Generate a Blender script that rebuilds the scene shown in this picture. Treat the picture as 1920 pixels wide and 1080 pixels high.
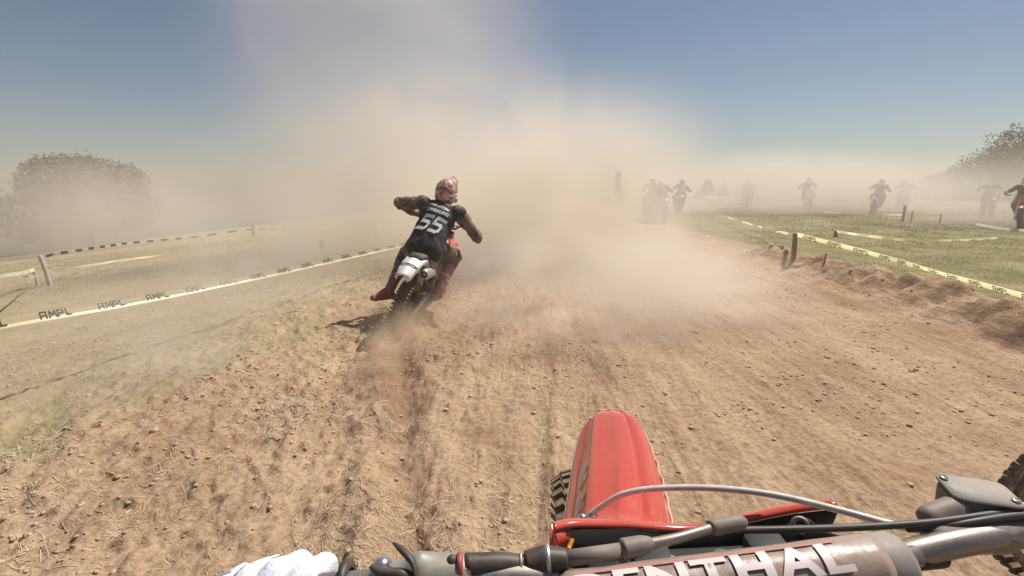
import bpy, bmesh, math, random
import numpy as np
from mathutils import Vector, Matrix, Euler, noise as mnoise
from mathutils.bvhtree import BVHTree
R = math.radians
random.seed(5); rng = np.random.default_rng(7)
SC = bpy.context.scene
for o in list(bpy.data.objects): bpy.data.objects.remove(o)
COL = SC.collection

# ------------------------------------------------------------ camera, sky, sun, exposure
CAMZ, PITCH, FPX = 1.47, R(12.5), 880.0
cd = bpy.data.cameras.new('camera'); cam = bpy.data.objects.new('camera', cd); COL.objects.link(cam)
cam.location = (0, 0, CAMZ); cam.rotation_euler = (R(90)-PITCH, 0, 0)
cd.sensor_width = 36; cd.lens = 36*FPX/1920; cd.clip_start = .02; cd.clip_end = 3000
SC.camera = cam
SUN_EL, SUN_AZ = R(56), R(48)       # azimuth from +Y towards +X
W = bpy.data.worlds.new('World'); SC.world = W; W.use_nodes = True
nt = W.node_tree; bg = nt.nodes['Background']
sk = nt.nodes.new('ShaderNodeTexSky'); sk.sky_type = 'NISHITA'; sk.sun_disc = False
sk.sun_elevation = SUN_EL; sk.sun_rotation = SUN_AZ; sk.air_density = 1.0; sk.dust_density = 0.3; sk.ozone_density = 2.4
nt.links.new(sk.outputs[0], bg.inputs[0]); bg.inputs[1].default_value = 0.055
sd = bpy.data.lights.new('sun', 'SUN'); sd.energy = 5.0; sd.angle = R(.8); sd.color = (1, .95, .87)
sun = bpy.data.objects.new('sun', sd); COL.objects.link(sun)
SDIR = Vector((math.sin(SUN_AZ)*math.cos(SUN_EL), math.cos(SUN_AZ)*math.cos(SUN_EL), math.sin(SUN_EL)))
sun.rotation_euler = SDIR.to_track_quat('Z', 'Y').to_euler(); sun.location = (8, 8, 20)
SC.view_settings.view_transform = 'Standard'; SC.view_settings.look = 'None'
SC.view_settings.exposure = 0.13; SC.view_settings.gamma = 1; SC.view_settings.use_curve_mapping = False
cy = SC.cycles
cy.use_denoising = True; cy.max_bounces = 6; cy.diffuse_bounces = 3; cy.volume_bounces = 4
cy.transparent_max_bounces = 12; cy.volume_step_rate = 1.0; cy.volume_max_steps = 96
cy.use_adaptive_sampling = False

# ------------------------------------------------------------ pixel helpers (photo pixels, 1920 wide)
FW = Vector((0, math.cos(PITCH), -math.sin(PITCH))); UP = Vector((0, math.sin(PITCH), math.cos(PITCH))); RT = Vector((1, 0, 0))
CO = Vector((0, 0, CAMZ))
def P(px, py, d):
    return CO + (FW + RT*((px-960)/FPX) - UP*((py-540)/FPX))*d

# ------------------------------------------------------------ noise and terrain height
def _hash(ix, iy, s):
    n = (ix*374761393 + iy*668265263 + s*974634777).astype(np.int64) & 0x7fffffff
    n = ((n ^ (n >> 13))*1274126177) & 0x7fffffff
    return ((n ^ (n >> 16)) & 0xffff)/32768.0 - 1
def vn(x, y, s=0):
    x = np.asarray(x, float); y = np.asarray(y, float)
    ix = np.floor(x).astype(np.int64); iy = np.floor(y).astype(np.int64)
    fx = x-ix; fy = y-iy; u = fx*fx*fx*(fx*(fx*6-15)+10); v = fy*fy*fy*(fy*(fy*6-15)+10)
    a = _hash(ix, iy, s); b = _hash(ix+1, iy, s); c = _hash(ix, iy+1, s); d = _hash(ix+1, iy+1, s)
    return (a*(1-u)+b*u)*(1-v) + (c*(1-u)+d*u)*v
def fbm(x, y, oct=4, s=0):
    t = 0; a = 1
    for k in range(oct):
        t = t + a*vn(x*2**k, y*2**k, s+k*17); a *= .5
    return t
def sst(a, b, x):
    t = np.clip((x-a)/(b-a), 0, 1); return t*t*(3-2*t)
def bermx(y): return 4.78 + .06*(y-3) + .09*vn(y*.7, y*0+3, 40)
def H(x, y):
    x = np.asarray(x, float); y = np.asarray(y, float)
    r = np.sqrt(x*x+y*y)
    z = .104*np.minimum(x+2.2, 0)*sst(1.5, 6, r)
    z = z - .02*np.exp(-((x+2.2)/1.2)**2)*0
    z = z + .26*sst(12, 40, y)*sst(-12, 4, x)
    z = z - .055*np.maximum(np.sqrt(x*x+y*y)-48, 0)*1.0
    near = 1-sst(9, 30, r)
    # broad lumps of the churned track
    z = z + .028*fbm(x*.9, y*.45, 3, 3)*near
    # long ruts running up the track
    d = x - .12*y
    trk = sst(-2.2, -.6, d)*(1-sst(3.6, 4.6, d+.0*y))
    z = z + (.022*vn(d*2.6+.2*vn(x*.5, y*.4, 9), y*.22, 11) + .013*vn(d*6.1+.3*vn(x, y, 5), y*.35, 12) + .006*vn(d*16, y*.6, 13) - .020*np.maximum(.34-np.abs(vn(d*3.3+.15*vn(x, y*.6, 15), y*.10, 16)), 0) - .020*np.maximum(.22-np.abs(vn(d*7+.2*vn(x*1.3, y*.6, 25), y*.13, 26)), 0))*trk*near
    # rut cut by the rear wheel ahead
    rx = -.38 - .245*(y-1.5)
    z = z - .055*np.exp(-((x-rx)/.10)**2)*(1-sst(5.0, 6.0, y))*sst(-1, 1, y)
    z = z + .028*np.exp(-((x-rx+.2)/.10)**2)*(1-sst(5.0, 6.0, y))*(1+.8*vn(x*6, y*5, 21))
    z = z + .018*np.exp(-((x-rx-.19)/.09)**2)*(1-sst(5.0, 6.0, y))*(1+.8*vn(x*6, y*5, 22))
    z = z - .03*np.exp(-((x-.02-.05*y)/.07)**2)*(1-sst(2.4, 3.6, y))
    # berm at the right
    b = x - bermx(y)
    bl = sst(2.0, 3.2, y)*(1-sst(9.0, 10.5, y)) + .35*(1-sst(2.0, 3.2, y))
    bump = np.where(b < 0, np.exp(-(b/.42)**2), np.exp(-(b/.22)**2))
    z = z + .30*bump*bl*(1+.4*vn(x*2.3, y*1.9, 31)+.3*vn(x*6, y*5, 33)+.15*vn(x*15, y*12, 34))
    z = z + .05*sst(-.1, .3, b)*near
    # churned soil at the left of the track
    ch = (1-sst(-1.4, .1, d))*sst(-6.5, -2.5, d)*near
    z = z + ch*(.022*fbm(x*3.1, y*2.4, 4, 51) + .03*np.maximum(vn(x*5, y*4.1, 55), 0)**2 + .016*np.maximum(vn(x*13, y*10, 57), -.1)*np.maximum(vn(x*2, y*2, 58)+.4, 0) + .007*vn(x*29, y*23, 59))
    # fine clods everywhere near
    nn = 1-sst(4, 11, r)
    z = z + nn*(.006*fbm(x*11, y*9, 3, 61)) + nn*.003*vn(x*48, y*40, 65)
    z = z + nn*.011*np.maximum(vn(x*17, y*14, 71)-.25, 0)*(1+ch*3)
    return z
def Hs(x, y): return float(H(np.array([x]), np.array([y]))[0])
def G(px, py, lift=0.0):
    d = FW + RT*((px-960)/FPX) - UP*((py-540)/FPX)
    t = np.geomspace(.5, 120, 2400)
    hit = np.nonzero(CAMZ+d.z*t < H(d.x*t, d.y*t)+lift)[0]
    return CO + d*float(t[hit[0]] if len(hit) else 60)

# ------------------------------------------------------------ materials
def newmat(name):
    m = bpy.data.materials.new(name); m.use_nodes = True
    return m, m.node_tree, m.node_tree.nodes['Principled BSDF']
def N(t, k, **kw):
    n = t.nodes.new(k)
    for a, b in kw.items(): setattr(n, a, b)
    return n
DUST = (.36, .25, .155, 1)
def mat(name, col, rough=.5, metal=0, dust=.25, bump=.0, bscale=200, var=.12, vscale=14, coat=0, alpha=1, trans=0):
    m, t, b = newmat(name)
    tc = N(t, 'ShaderNodeTexCoord'); L = t.links.new
    n1 = N(t, 'ShaderNodeTexNoise'); n1.inputs['Scale'].default_value = vscale; n1.inputs['Detail'].default_value = 5
    L(tc.outputs['Object'], n1.inputs['Vector'])
    r1 = N(t, 'ShaderNodeMapRange'); r1.inputs[1].default_value = .3; r1.inputs[2].default_value = .7
    r1.inputs[3].default_value = 1-var; r1.inputs[4].default_value = 1+var
    L(n1.outputs[0], r1.inputs[0])
    mu = N(t, 'ShaderNodeVectorMath', operation='SCALE'); mu.inputs[0].default_value = col[:3]; L(r1.outputs[0], mu.inputs['Scale'])
    g = N(t, 'ShaderNodeNewGeometry'); sx = N(t, 'ShaderNodeSeparateXYZ'); L(g.outputs['Normal'], sx.inputs[0])
    up = N(t, 'ShaderNodeMapRange'); up.inputs[1].default_value = -.2; up.inputs[2].default_value = 1; L(sx.outputs[2], up.inputs[0])
    up.inputs[3].default_value = .45; up.inputs[4].default_value = 1
    n2 = N(t, 'ShaderNodeTexNoise'); n2.inputs['Scale'].default_value = vscale*3.1; n2.inputs['Detail'].default_value = 7; n2.inputs['Roughness'].default_value = .7
    L(tc.outputs['Object'], n2.inputs['Vector'])
    r2 = N(t, 'ShaderNodeMapRange'); r2.inputs[1].default_value = .35; r2.inputs[2].default_value = .68; r2.inputs[3].default_value = dust*.35; r2.inputs[4].default_value = min(1, dust*1.7)
    L(n2.outputs[0], r2.inputs[0])
    mm = N(t, 'ShaderNodeMath', operation='MULTIPLY'); L(r2.outputs[0], mm.inputs[0]); L(up.outputs[0], mm.inputs[1])
    mx = N(t, 'ShaderNodeMix', data_type='RGBA'); L(mm.outputs[0], mx.inputs[0]); L(mu.outputs[0], mx.inputs[6]); mx.inputs[7].default_value = DUST
    L(mx.outputs[2], b.inputs['Base Color'])
    rr = N(t, 'ShaderNodeMapRange'); L(mm.outputs[0], rr.inputs[0]); rr.inputs[3].default_value = rough; rr.inputs[4].default_value = .95
    L(rr.outputs[0], b.inputs['Roughness'])
    if metal:
        me = N(t, 'ShaderNodeMapRange'); L(mm.outputs[0], me.inputs[0]); me.inputs[3].default_value = metal; me.inputs[4].default_value = 0
        L(me.outputs[0], b.inputs['Metallic'])
    b.inputs['Coat Weight'].default_value = coat
    b.inputs['Alpha'].default_value = alpha
    if trans: b.inputs['Transmission Weight'].default_value = trans
    if bump:
        n3 = N(t, 'ShaderNodeTexNoise'); n3.inputs['Scale'].default_value = bscale; n3.inputs['Detail'].default_value = 4
        L(tc.outputs['Object'], n3.inputs['Vector'])
        bp = N(t, 'ShaderNodeBump'); bp.inputs['Strength'].default_value = bump; bp.inputs['Distance'].default_value = .004
        L(n3.outputs[0], bp.inputs['Height']); L(bp.outputs[0], b.inputs['Normal'])
    return m
M = {}
M['red'] = mat('red_plastic', (.62, .045, .035), .28, dust=.30, coat=.2, bump=.05, bscale=60)
M['fender'] = mat('faded_red_plastic', (.58, .07, .042), .13, dust=.10, coat=.6, var=.05, vscale=40)
M['reddark'] = mat('dark_red_plastic', (.35, .02, .03), .35, dust=.25)
M['black'] = mat('black_plastic', (.018, .017, .018), .45, dust=.15)
M['rubber'] = mat('tyre_rubber', (.02, .019, .018), .8, dust=.45, bump=.3, bscale=120)
M['rubberd'] = mat('dusty_tyre_rubber', (.05, .042, .035), .85, dust=.6, bump=.3, bscale=120)
M['alu'] = mat('aluminium', (.55, .54, .53), .35, 1, dust=.3)
M['steel'] = mat('grey_steel', (.25, .24, .235), .35, 1, dust=.25)
M['chrome'] = mat('polished_steel', (.7, .7, .7), .15, 1, dust=.1)
M['gold'] = mat('gold_anodised', (.6, .28, .05), .35, .8, dust=.3)
M['white'] = mat('white_plastic', (.78, .77, .75), .4, dust=.1)
M['engine'] = mat('engine_alloy', (.16, .14, .13), .55, .6, dust=.5, bump=.3)
M['seat'] = mat('seat_vinyl', (.02, .02, .021), .6, dust=.2, bump=.15)
M['bib'] = mat('black_cloth', (.022, .02, .024), .85, dust=.07, bump=.4, bscale=60, var=.25, vscale=6)
M['sleeve'] = mat('brown_cloth', (.17, .12, .09), .9, dust=.25, bump=.4, bscale=70, var=.5, vscale=9)
M['pants'] = mat('patterned_cloth', (.05, .035, .032), .9, dust=.35, bump=.4, bscale=60, var=.6, vscale=11)
M['boot'] = mat('red_boot_plastic', (.30, .03, .035), .5, dust=.28, bump=.2)
M['bootw'] = mat('pale_boot_plastic', (.5, .42, .38), .55, dust=.3)
M['glove'] = mat('white_glove', (.72, .74, .80), .85, dust=.03, bump=.35, bscale=260, var=.06)
M['skin'] = mat('skin', (.45, .27, .19), .6, dust=.15)
M['helmet'] = mat('pink_beige_helmet', (.58, .38, .33), .35, dust=.35, coat=.3, var=.3, vscale=8)
def patterned(m, c2, sc=9, lo=.5):
    t = m.node_tree; L = t.links.new; b = t.nodes['Principled BSDF']; src = b.inputs['Base Color'].links[0].from_socket
    tc = N(t, 'ShaderNodeTexCoord'); n = N(t, 'ShaderNodeTexNoise'); n.inputs['Scale'].default_value = sc; n.inputs['Detail'].default_value = 2; n.inputs['Distortion'].default_value = 1.5
    L(tc.outputs['Object'], n.inputs['Vector']); r = N(t, 'ShaderNodeMapRange'); r.inputs[1].default_value = lo; r.inputs[2].default_value = lo+.03; L(n.outputs[0], r.inputs[0])
    x = N(t, 'ShaderNodeMix', data_type='RGBA'); L(r.outputs[0], x.inputs[0]); L(src, x.inputs[6]); x.inputs[7].default_value = (*c2, 1); L(x.outputs[2], b.inputs['Base Color'])
patterned(M['helmet'], (.30, .09, .08), 9, .50); patterned(M['pants'], (.34, .28, .24), 8, .6); patterned(M['sleeve'], (.08, .05, .035), 10, .58); patterned(M['boot'], (.42, .34, .30), 9, .62)
M['helmetw'] = mat('white_helmet', (.8, .8, .8), .2, dust=.05, coat=.5)
M['letter'] = mat('white_print', (.75, .74, .72), .6, dust=.06)
M['grey'] = mat('grey_plastic', (.19, .16, .145), .5, dust=.25)
M['stake'] = mat('wood_stake', (.30, .22, .15), .9, dust=.4, bump=.5, bscale=40)
M['stakew'] = mat('pale_painted_stake', (.62, .57, .48), .8, dust=.25)

# dirt / field ground
def ground_mat():
    m, t, b = newmat('dry_dirt_ground'); L = t.links.new
    g = N(t, 'ShaderNodeNewGeometry'); pos = g.outputs['Position']
    def noise(sc, det=6, ro=.6, vec=None):
        n = N(t, 'ShaderNodeTexNoise'); n.inputs['Scale'].default_value = sc; n.inputs['Detail'].default_value = det; n.inputs['Roughness'].default_value = ro
        L(vec or pos, n.inputs['Vector']); return n.outputs[0]
    def ramp(v, *st):
        r = N(t, 'ShaderNodeValToRGB'); L(v, r.inputs[0]); e = r.color_ramp.elements
        while len(e) < len(st): e.new(.5)
        for k, (p, c) in enumerate(st): e[k].position = p; e[k].color = (*c, 1)
        return r.outputs[0]
    def mix(f, a, b_):
        x = N(t, 'ShaderNodeMix', data_type='RGBA')
        if isinstance(f, float): x.inputs[0].default_value = f
        else: L(f, x.inputs[0])
        for s, v in ((6, a), (7, b_)):
            if isinstance(v, tuple): x.inputs[s].default_value = (*v, 1)
            else: L(v, x.inputs[s])
        return x.outputs[2]
    base = ramp(noise(1.1), (.3, (.375, .25, .155)), (.5, (.445, .308, .195)), (.72, (.52, .372, .245)))
    fine = ramp(noise(34, 8, .7), (.36, (.66, .63, .60)), (.56, (1.06, 1.06, 1.06)))
    x = N(t, 'ShaderNodeMix', data_type='RGBA', blend_type='MULTIPLY'); x.inputs[0].default_value = 1; L(base, x.inputs[6]); L(fine, x.inputs[7])
    # long stripes of packed and loosened soil left by the wheels
    mp = N(t, 'ShaderNodeMapping'); mp.inputs['Rotation'].default_value = (0, 0, R(6.8)); mp.inputs['Scale'].default_value = (1, .07, 1); L(pos, mp.inputs['Vector'])
    st1 = noise(4.2, 5, .7, mp.outputs[0]); st2 = noise(14, 4, .65, mp.outputs[0])
    sm = N(t, 'ShaderNodeMath', operation='MULTIPLY_ADD'); L(st2, sm.inputs[0]); sm.inputs[1].default_value = .6; L(st1, sm.inputs[2])
    stc = ramp(sm.outputs[0], (.62, (.78, .74, .72)), (.80, (1.0, 1.0, 1.0)), (.95, (1.10, 1.09, 1.08)))
    x2 = N(t, 'ShaderNodeMix', data_type='RGBA', blend_type='MULTIPLY'); x2.inputs[0].default_value = .85; L(x.outputs[2], x2.inputs[6]); L(stc, x2.inputs[7]); x = x2
    # damp reddish patches
    red = ramp(noise(2.6, 5), (.54, (0, 0, 0)), (.74, (.7, .7, .7)))
    dirt = mix(red, x.outputs[2], (.30, .165, .095))
    # field grass colours
    grs = ramp(noise(2.2, 7, .65), (.35, (.33, .27, .15)), (.5, (.40, .31, .18)), (.68, (.47, .35, .22)))
    grs2 = ramp(noise(.8, 9, .72), (.36, (.155, .155, .06)), (.5, (.235, .21, .095)), (.64, (.37, .285, .16)))
    at = N(t, 'ShaderNodeAttribute'); at.attribute_name = 'zone'
    sp = N(t, 'ShaderNodeSeparateColor'); L(at.outputs['Color'], sp.inputs[0])
    nz = noise(5, 6, .7)
    def edge(ch):
        a = N(t, 'ShaderNodeMath', operation='ADD'); L(ch, a.inputs[0])
        s = N(t, 'ShaderNodeMapRange'); L(nz, s.inputs[0]); s.inputs[1].default_value = .3; s.inputs[2].default_value = .7; s.inputs[3].default_value = -.3; s.inputs[4].default_value = .3
        L(s.outputs[0], a.inputs[1])
        q = N(t, 'ShaderNodeMapRange'); L(a.outputs[0], q.inputs[0]); q.inputs[1].default_value = .3; q.inputs[2].default_value = .7
        return q.outputs[0]
    c1 = mix(edge(sp.outputs[0]), dirt, grs)
    c2 = mix(edge(sp.outputs[1]), c1, grs2)
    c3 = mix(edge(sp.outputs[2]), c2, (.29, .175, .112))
    L(c3, b.inputs['Base Color']); b.inputs['Roughness'].default_value = .97; b.inputs['Specular IOR Level'].default_value = .15
    n1 = noise(60, 8, .7); n2 = noise(16, 6, .65)
    ad = N(t, 'ShaderNodeMath', operation='MULTIPLY_ADD'); L(n2, ad.inputs[0]); ad.inputs[1].default_value = 2.2; L(n1, ad.inputs[2])
    ad2 = N(t, 'ShaderNodeMath', operation='MULTIPLY_ADD'); L(sm.outputs[0], ad2.inputs[0]); ad2.inputs[1].default_value = 3.0; L(ad.outputs[0], ad2.inputs[2]); ad = ad2
    bp = N(t, 'ShaderNodeBump'); bp.inputs['Strength'].default_value = .75; bp.inputs['Distance'].default_value = .012
    L(ad.outputs[0], bp.inputs['Height']); L(bp.outputs[0], b.inputs['Normal'])
    return m
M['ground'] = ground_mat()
def leafmat(name, c1, c2):
    m, t, b = newmat(name); L = t.links.new
    g = N(t, 'ShaderNodeNewGeometry'); n = N(t, 'ShaderNodeTexNoise'); n.inputs['Scale'].default_value = .9; L(g.outputs['Position'], n.inputs['Vector'])
    oi = N(t, 'ShaderNodeMix', data_type='RGBA'); oi.inputs[6].default_value = (*c1, 1); oi.inputs[7].default_value = (*c2, 1)
    a = N(t, 'ShaderNodeMath', operation='MULTIPLY_ADD'); L(g.outputs['Random Per Island'], a.inputs[0]); a.inputs[1].default_value = .6; L(n.outputs[0], a.inputs[2])
    s = N(t, 'ShaderNodeMath', operation='SUBTRACT'); L(a.outputs[0], s.inputs[0]); s.inputs[1].default_value = .3
    L(s.outputs[0], oi.inputs[0]); L(oi.outputs[2], b.inputs['Base Color']); b.inputs['Roughness'].default_value = .8
    return m
M['leaf'] = leafmat('dusty_leaves', (.10, .10, .045), (.19, .17, .09))
M['leafd'] = leafmat('dusty_brown_leaves', (.17, .14, .08), (.26, .215, .13))
M['bark'] = mat('bark', (.12, .09, .07), .95, dust=.4, bump=.6, bscale=20)
M['straw'] = leafmat('dry_straw', (.36, .25, .15), (.74, .60, .40))
M['grass'] = leafmat('dry_grass_blades', (.34, .29, .15), (.55, .44, .26))
M['grassg'] = leafmat('green_grass_blades', (.19, .195, .08), (.34, .30, .15))
M['clod'] = leafmat('soil_clods', (.40, .27, .165), (.56, .41, .27))

# ------------------------------------------------------------ object helpers
def tag(o, label=None, cat=None, group=None, kind=None):
    if label: o['label'] = label
    if cat: o['category'] = cat
    if group: o['group'] = group
    if kind: o['kind'] = kind
    return o
def link(name, me, parent=None, mats=None, smooth=True):
    o = bpy.data.objects.new(name, me); COL.objects.link(o)
    if parent is not None: o.parent = parent
    for m in ([mats] if not isinstance(mats, (list, tuple)) else mats):
        if m is not None: me.materials.append(m if not isinstance(m, str) else M[m])
    if smooth: me.shade_smooth()
    return o
def obj(name, bm, m, parent=None, smooth=True, world=None, bevel=0):
    if bevel:
        bmesh.ops.bevel(bm, geom=[e for e in bm.edges if e.is_manifold and e.calc_face_angle(0) > .5], offset=bevel, segments=2, affect='EDGES', profile=.6, clamp_overlap=True)
    if world is not None: bmesh.ops.transform(bm, matrix=world.inverted(), verts=bm.verts)
    bmesh.ops.recalc_face_normals(bm, faces=bm.faces)
    me = bpy.data.meshes.new(name); bm.to_mesh(me); bm.free()
    o = link(name, me, parent, m, smooth)
    if smooth and bevel: 
        try: me.set_sharp_from_angle(angle=R(50))
        except Exception: pass
    return o
def empty(name, loc=(0, 0, 0), rot=(0, 0, 0)):
    o = bpy.data.objects.new(name, None); COL.objects.link(o); o.location = loc; o.rotation_euler = rot; o.empty_display_size = .1
    return o
def npmesh(name, V, F, mats=None, smooth=False):
    V = np.ascontiguousarray(V, np.float32); F = np.ascontiguousarray(F, np.int32); k = F.shape[1]
    me = bpy.data.meshes.new(name); me.vertices.add(len(V)); me.vertices.foreach_set('co', V.ravel())
    me.loops.add(F.size); me.loops.foreach_set('vertex_index', F.ravel())
    me.polygons.add(len(F)); me.polygons.foreach_set('loop_start', np.arange(0, F.size, k, dtype=np.int32))
    try: me.polygons.foreach_set('loop_total', np.full(len(F), k, np.int32))
    except Exception: pass
    me.update(calc_edges=True)
    return me
def copy_tree(o, parent=None):
    c = o.copy(); COL.objects.link(c)
    if parent is not None: c.parent = parent
    for ch in o.children: copy_tree(ch, c)
    return c
def V3(*a): return Vector(a)
def box(bm, c, s, rot=None):
    m = Matrix.Translation(Vector(c)) @ (rot.to_4x4() if rot is not None else Matrix()) @ Matrix.Diagonal((*s, 1))
    return bmesh.ops.create_cube(bm, size=1, matrix=m)['verts']
def ball(bm, c, r, rot=None, seg=16):
    r = (r, r, r) if not hasattr(r, '__len__') else r
    m = Matrix.Translation(Vector(c)) @ (rot.to_4x4() if rot is not None else Matrix()) @ Matrix.Diagonal((*r, 1))
    bmesh.ops.create_uvsphere(bm, u_segments=seg, v_segments=max(6, seg*2//3), radius=1, matrix=m)
def cone(bm, p0, p1, r0, r1, seg=14, caps=True):
    p0 = Vector(p0); p1 = Vector(p1); d = p1-p0
    q = d.to_track_quat('Z', 'Y').to_matrix().to_4x4()
    bmesh.ops.create_cone(bm, cap_ends=caps, segments=seg, radius1=r0, radius2=r1, depth=d.length, matrix=Matrix.Translation((p0+p1)/2) @ q)
def caps(bm, p0, p1, r0, r1, seg=14):
    cone(bm, p0, p1, r0, r1, seg); ball(bm, p0, r0, seg=seg); ball(bm, p1, r1, seg=seg)
def smoothpath(pts, n=6):
    pts = [Vector(p) for p in pts]
    if len(pts) < 3: return pts
    out = []
    for i in range(len(pts)-1):
        a = pts[max(i-1, 0)]; b = pts[i]; c = pts[i+1]; d = pts[min(i+2, len(pts)-1)]
        for k in range(n):
            t = k/n
            out.append(.5*((2*b) + (c-a)*t + (2*a-5*b+4*c-d)*t*t + (-a+3*b-3*c+d)*t*t*t))
    out.append(pts[-1]); return out
def tube(bm, pts, r, seg=10, n=6, flat=1.0):
    """a tube along a smoothed path; r one number or one per control point"""
    cp = len(pts); pts = smoothpath(pts, n); m = len(pts)
    rs = [r]*m if not hasattr(r, '__len__') else [float(np.interp(i/(m-1)*(cp-1), range(cp), r)) for i in range(m)]
    ref = None; rings = []
    for i, p in enumerate(pts):
        t = (pts[min(i+1, m-1)]-pts[max(i-1, 0)]).normalized()
        if ref is None: ref = t.orthogonal().normalized()
        ref = (ref - t*ref.dot(t)).normalized(); bi = t.cross(ref)
        rings.append([bm.verts.new(p + (ref*math.cos(a)*flat + bi*math.sin(a))*rs[i]) for a in [2*math.pi*k/seg for k in range(seg)]])
    for a, b in zip(rings, rings[1:]):
        for k in range(seg): bm.faces.new((a[k], a[(k+1) % seg], b[(k+1) % seg], b[k]))
    bm.faces.new(rings[0][::-1]); bm.faces.new(rings[-1])
def lathe(bm, prof, c, axis=(1, 0, 0), seg=48, closed=True):
    """prof: (offset along axis, radius)"""
    q = Vector(axis).normalized(); u = q.orthogonal().normalized(); v = q.cross(u); c = Vector(c); rings = []
    for k in range(seg):
        a = 2*math.pi*k/seg; d = u*math.cos(a)+v*math.sin(a)
        rings.append([bm.verts.new(c + q*o + d*r) for o, r in prof])
    n = len(prof)
    for k in range(seg):
        A, B = rings[k], rings[(k+1) % seg]
        for i in range(n if closed else n-1):
            bm.faces.new((A[i], A[(i+1) % n], B[(i+1) % n], B[i]))
def loft(bm, secs, thick=0):
    """secs: list of equal-length lists of points, as an open sheet; thick gives it a solid body"""
    vs = [[bm.verts.new(Vector(p)) for p in s] for s in secs]; fs = []
    for a, b in zip(vs, vs[1:]):
        for k in range(len(a)-1): fs.append(bm.faces.new((a[k], a[k+1], b[k+1], b[k])))
    if thick:
        bmesh.ops.recalc_face_normals(bm, faces=fs)
        bmesh.ops.solidify(bm, geom=fs, thickness=thick)
def fuse(name, bm, voxel, m, parent=None, smooth=6, wrinkle=0, wscale=12, world=None):
    """joins overlapping closed shapes into one continuous skin"""
    if world is not None: bmesh.ops.transform(bm, matrix=world.inverted(), verts=bm.verts)
    me = bpy.data.meshes.new('tmp'); bm.to_mesh(me); bm.free()
    o = bpy.data.objects.new('tmp', me); COL.objects.link(o)
    md = o.modifiers.new('r', 'REMESH'); md.mode = 'VOXEL'; md.voxel_size = voxel
    ms = o.modifiers.new('s', 'SMOOTH'); ms.factor = .5; ms.iterations = smooth
    bpy.context.view_layer.update()
    ev = o.evaluated_get(bpy.context.evaluated_depsgraph_get())
    m2 = bpy.data.meshes.new_from_object(ev); bpy.data.objects.remove(o); m2.name = name; m2.materials.clear()
    if wrinkle:
        for v in m2.vertices:
            p = v.co*wscale
            v.co += v.normal*wrinkle*(mnoise.noise(Vector((p.x, p.y, p.z*.45))) + .5*mnoise.noise(Vector((p.x*2.3, p.y*2.3, p.z*1.3))))
    return link(name, m2, parent, m, True)
def textmesh(s, size, offset=.02, shear=0, sub=2, space=1.0, ext=0):
    cu = bpy.data.curves.new('t', 'FONT'); cu.body = s; cu.size = size; cu.offset = offset*size; cu.shear = shear; cu.align_x = 'CENTER'; cu.align_y = 'CENTER'
    cu.space_character = space; cu.resolution_u = 3
    o = bpy.data.objects.new('t', cu); COL.objects.link(o); bpy.context.view_layer.update()
    me = bpy.data.meshes.new_from_object(o.evaluated_get(bpy.context.evaluated_depsgraph_get())); bpy.data.objects.remove(o)
    bm = bmesh.new(); bm.from_mesh(me); bpy.data.meshes.remove(me)
    bmesh.ops.triangulate(bm, faces=bm.faces)
    for _ in range(4):
        es = [e for e in bm.edges if e.calc_length() > size*.16]
        if not es or len(bm.faces) > 6000: break
        bmesh.ops.subdivide_edges(bm, edges=es, cuts=1); bmesh.ops.triangulate(bm, faces=bm.faces)
    return bm
def decal(name, s, size, origin, xd, yd, target, m, parent, off=.003, wx=1.0, bm=None, **kw):
    """flat lettering pressed onto the surface of a sibling mesh"""
    bm = bm or textmesh(s, size, **kw); xd = Vector(xd).normalized(); yd = Vector(yd).normalized(); nd = xd.cross(yd)
    me = target.data; tv = [v.co.copy() for v in me.vertices]
    bvh = BVHTree.FromPolygons(tv, [tuple(p.vertices) for p in me.polygons])
    for v in bm.verts:
        p = Vector(origin) + xd*v.co.x*wx + yd*v.co.y
        hit = bvh.ray_cast(p + nd*.3, -nd)
        v.co = (hit[0] + nd*off) if hit[0] is not None else p
    return obj(name, bm, m, parent, smooth=False)
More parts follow.
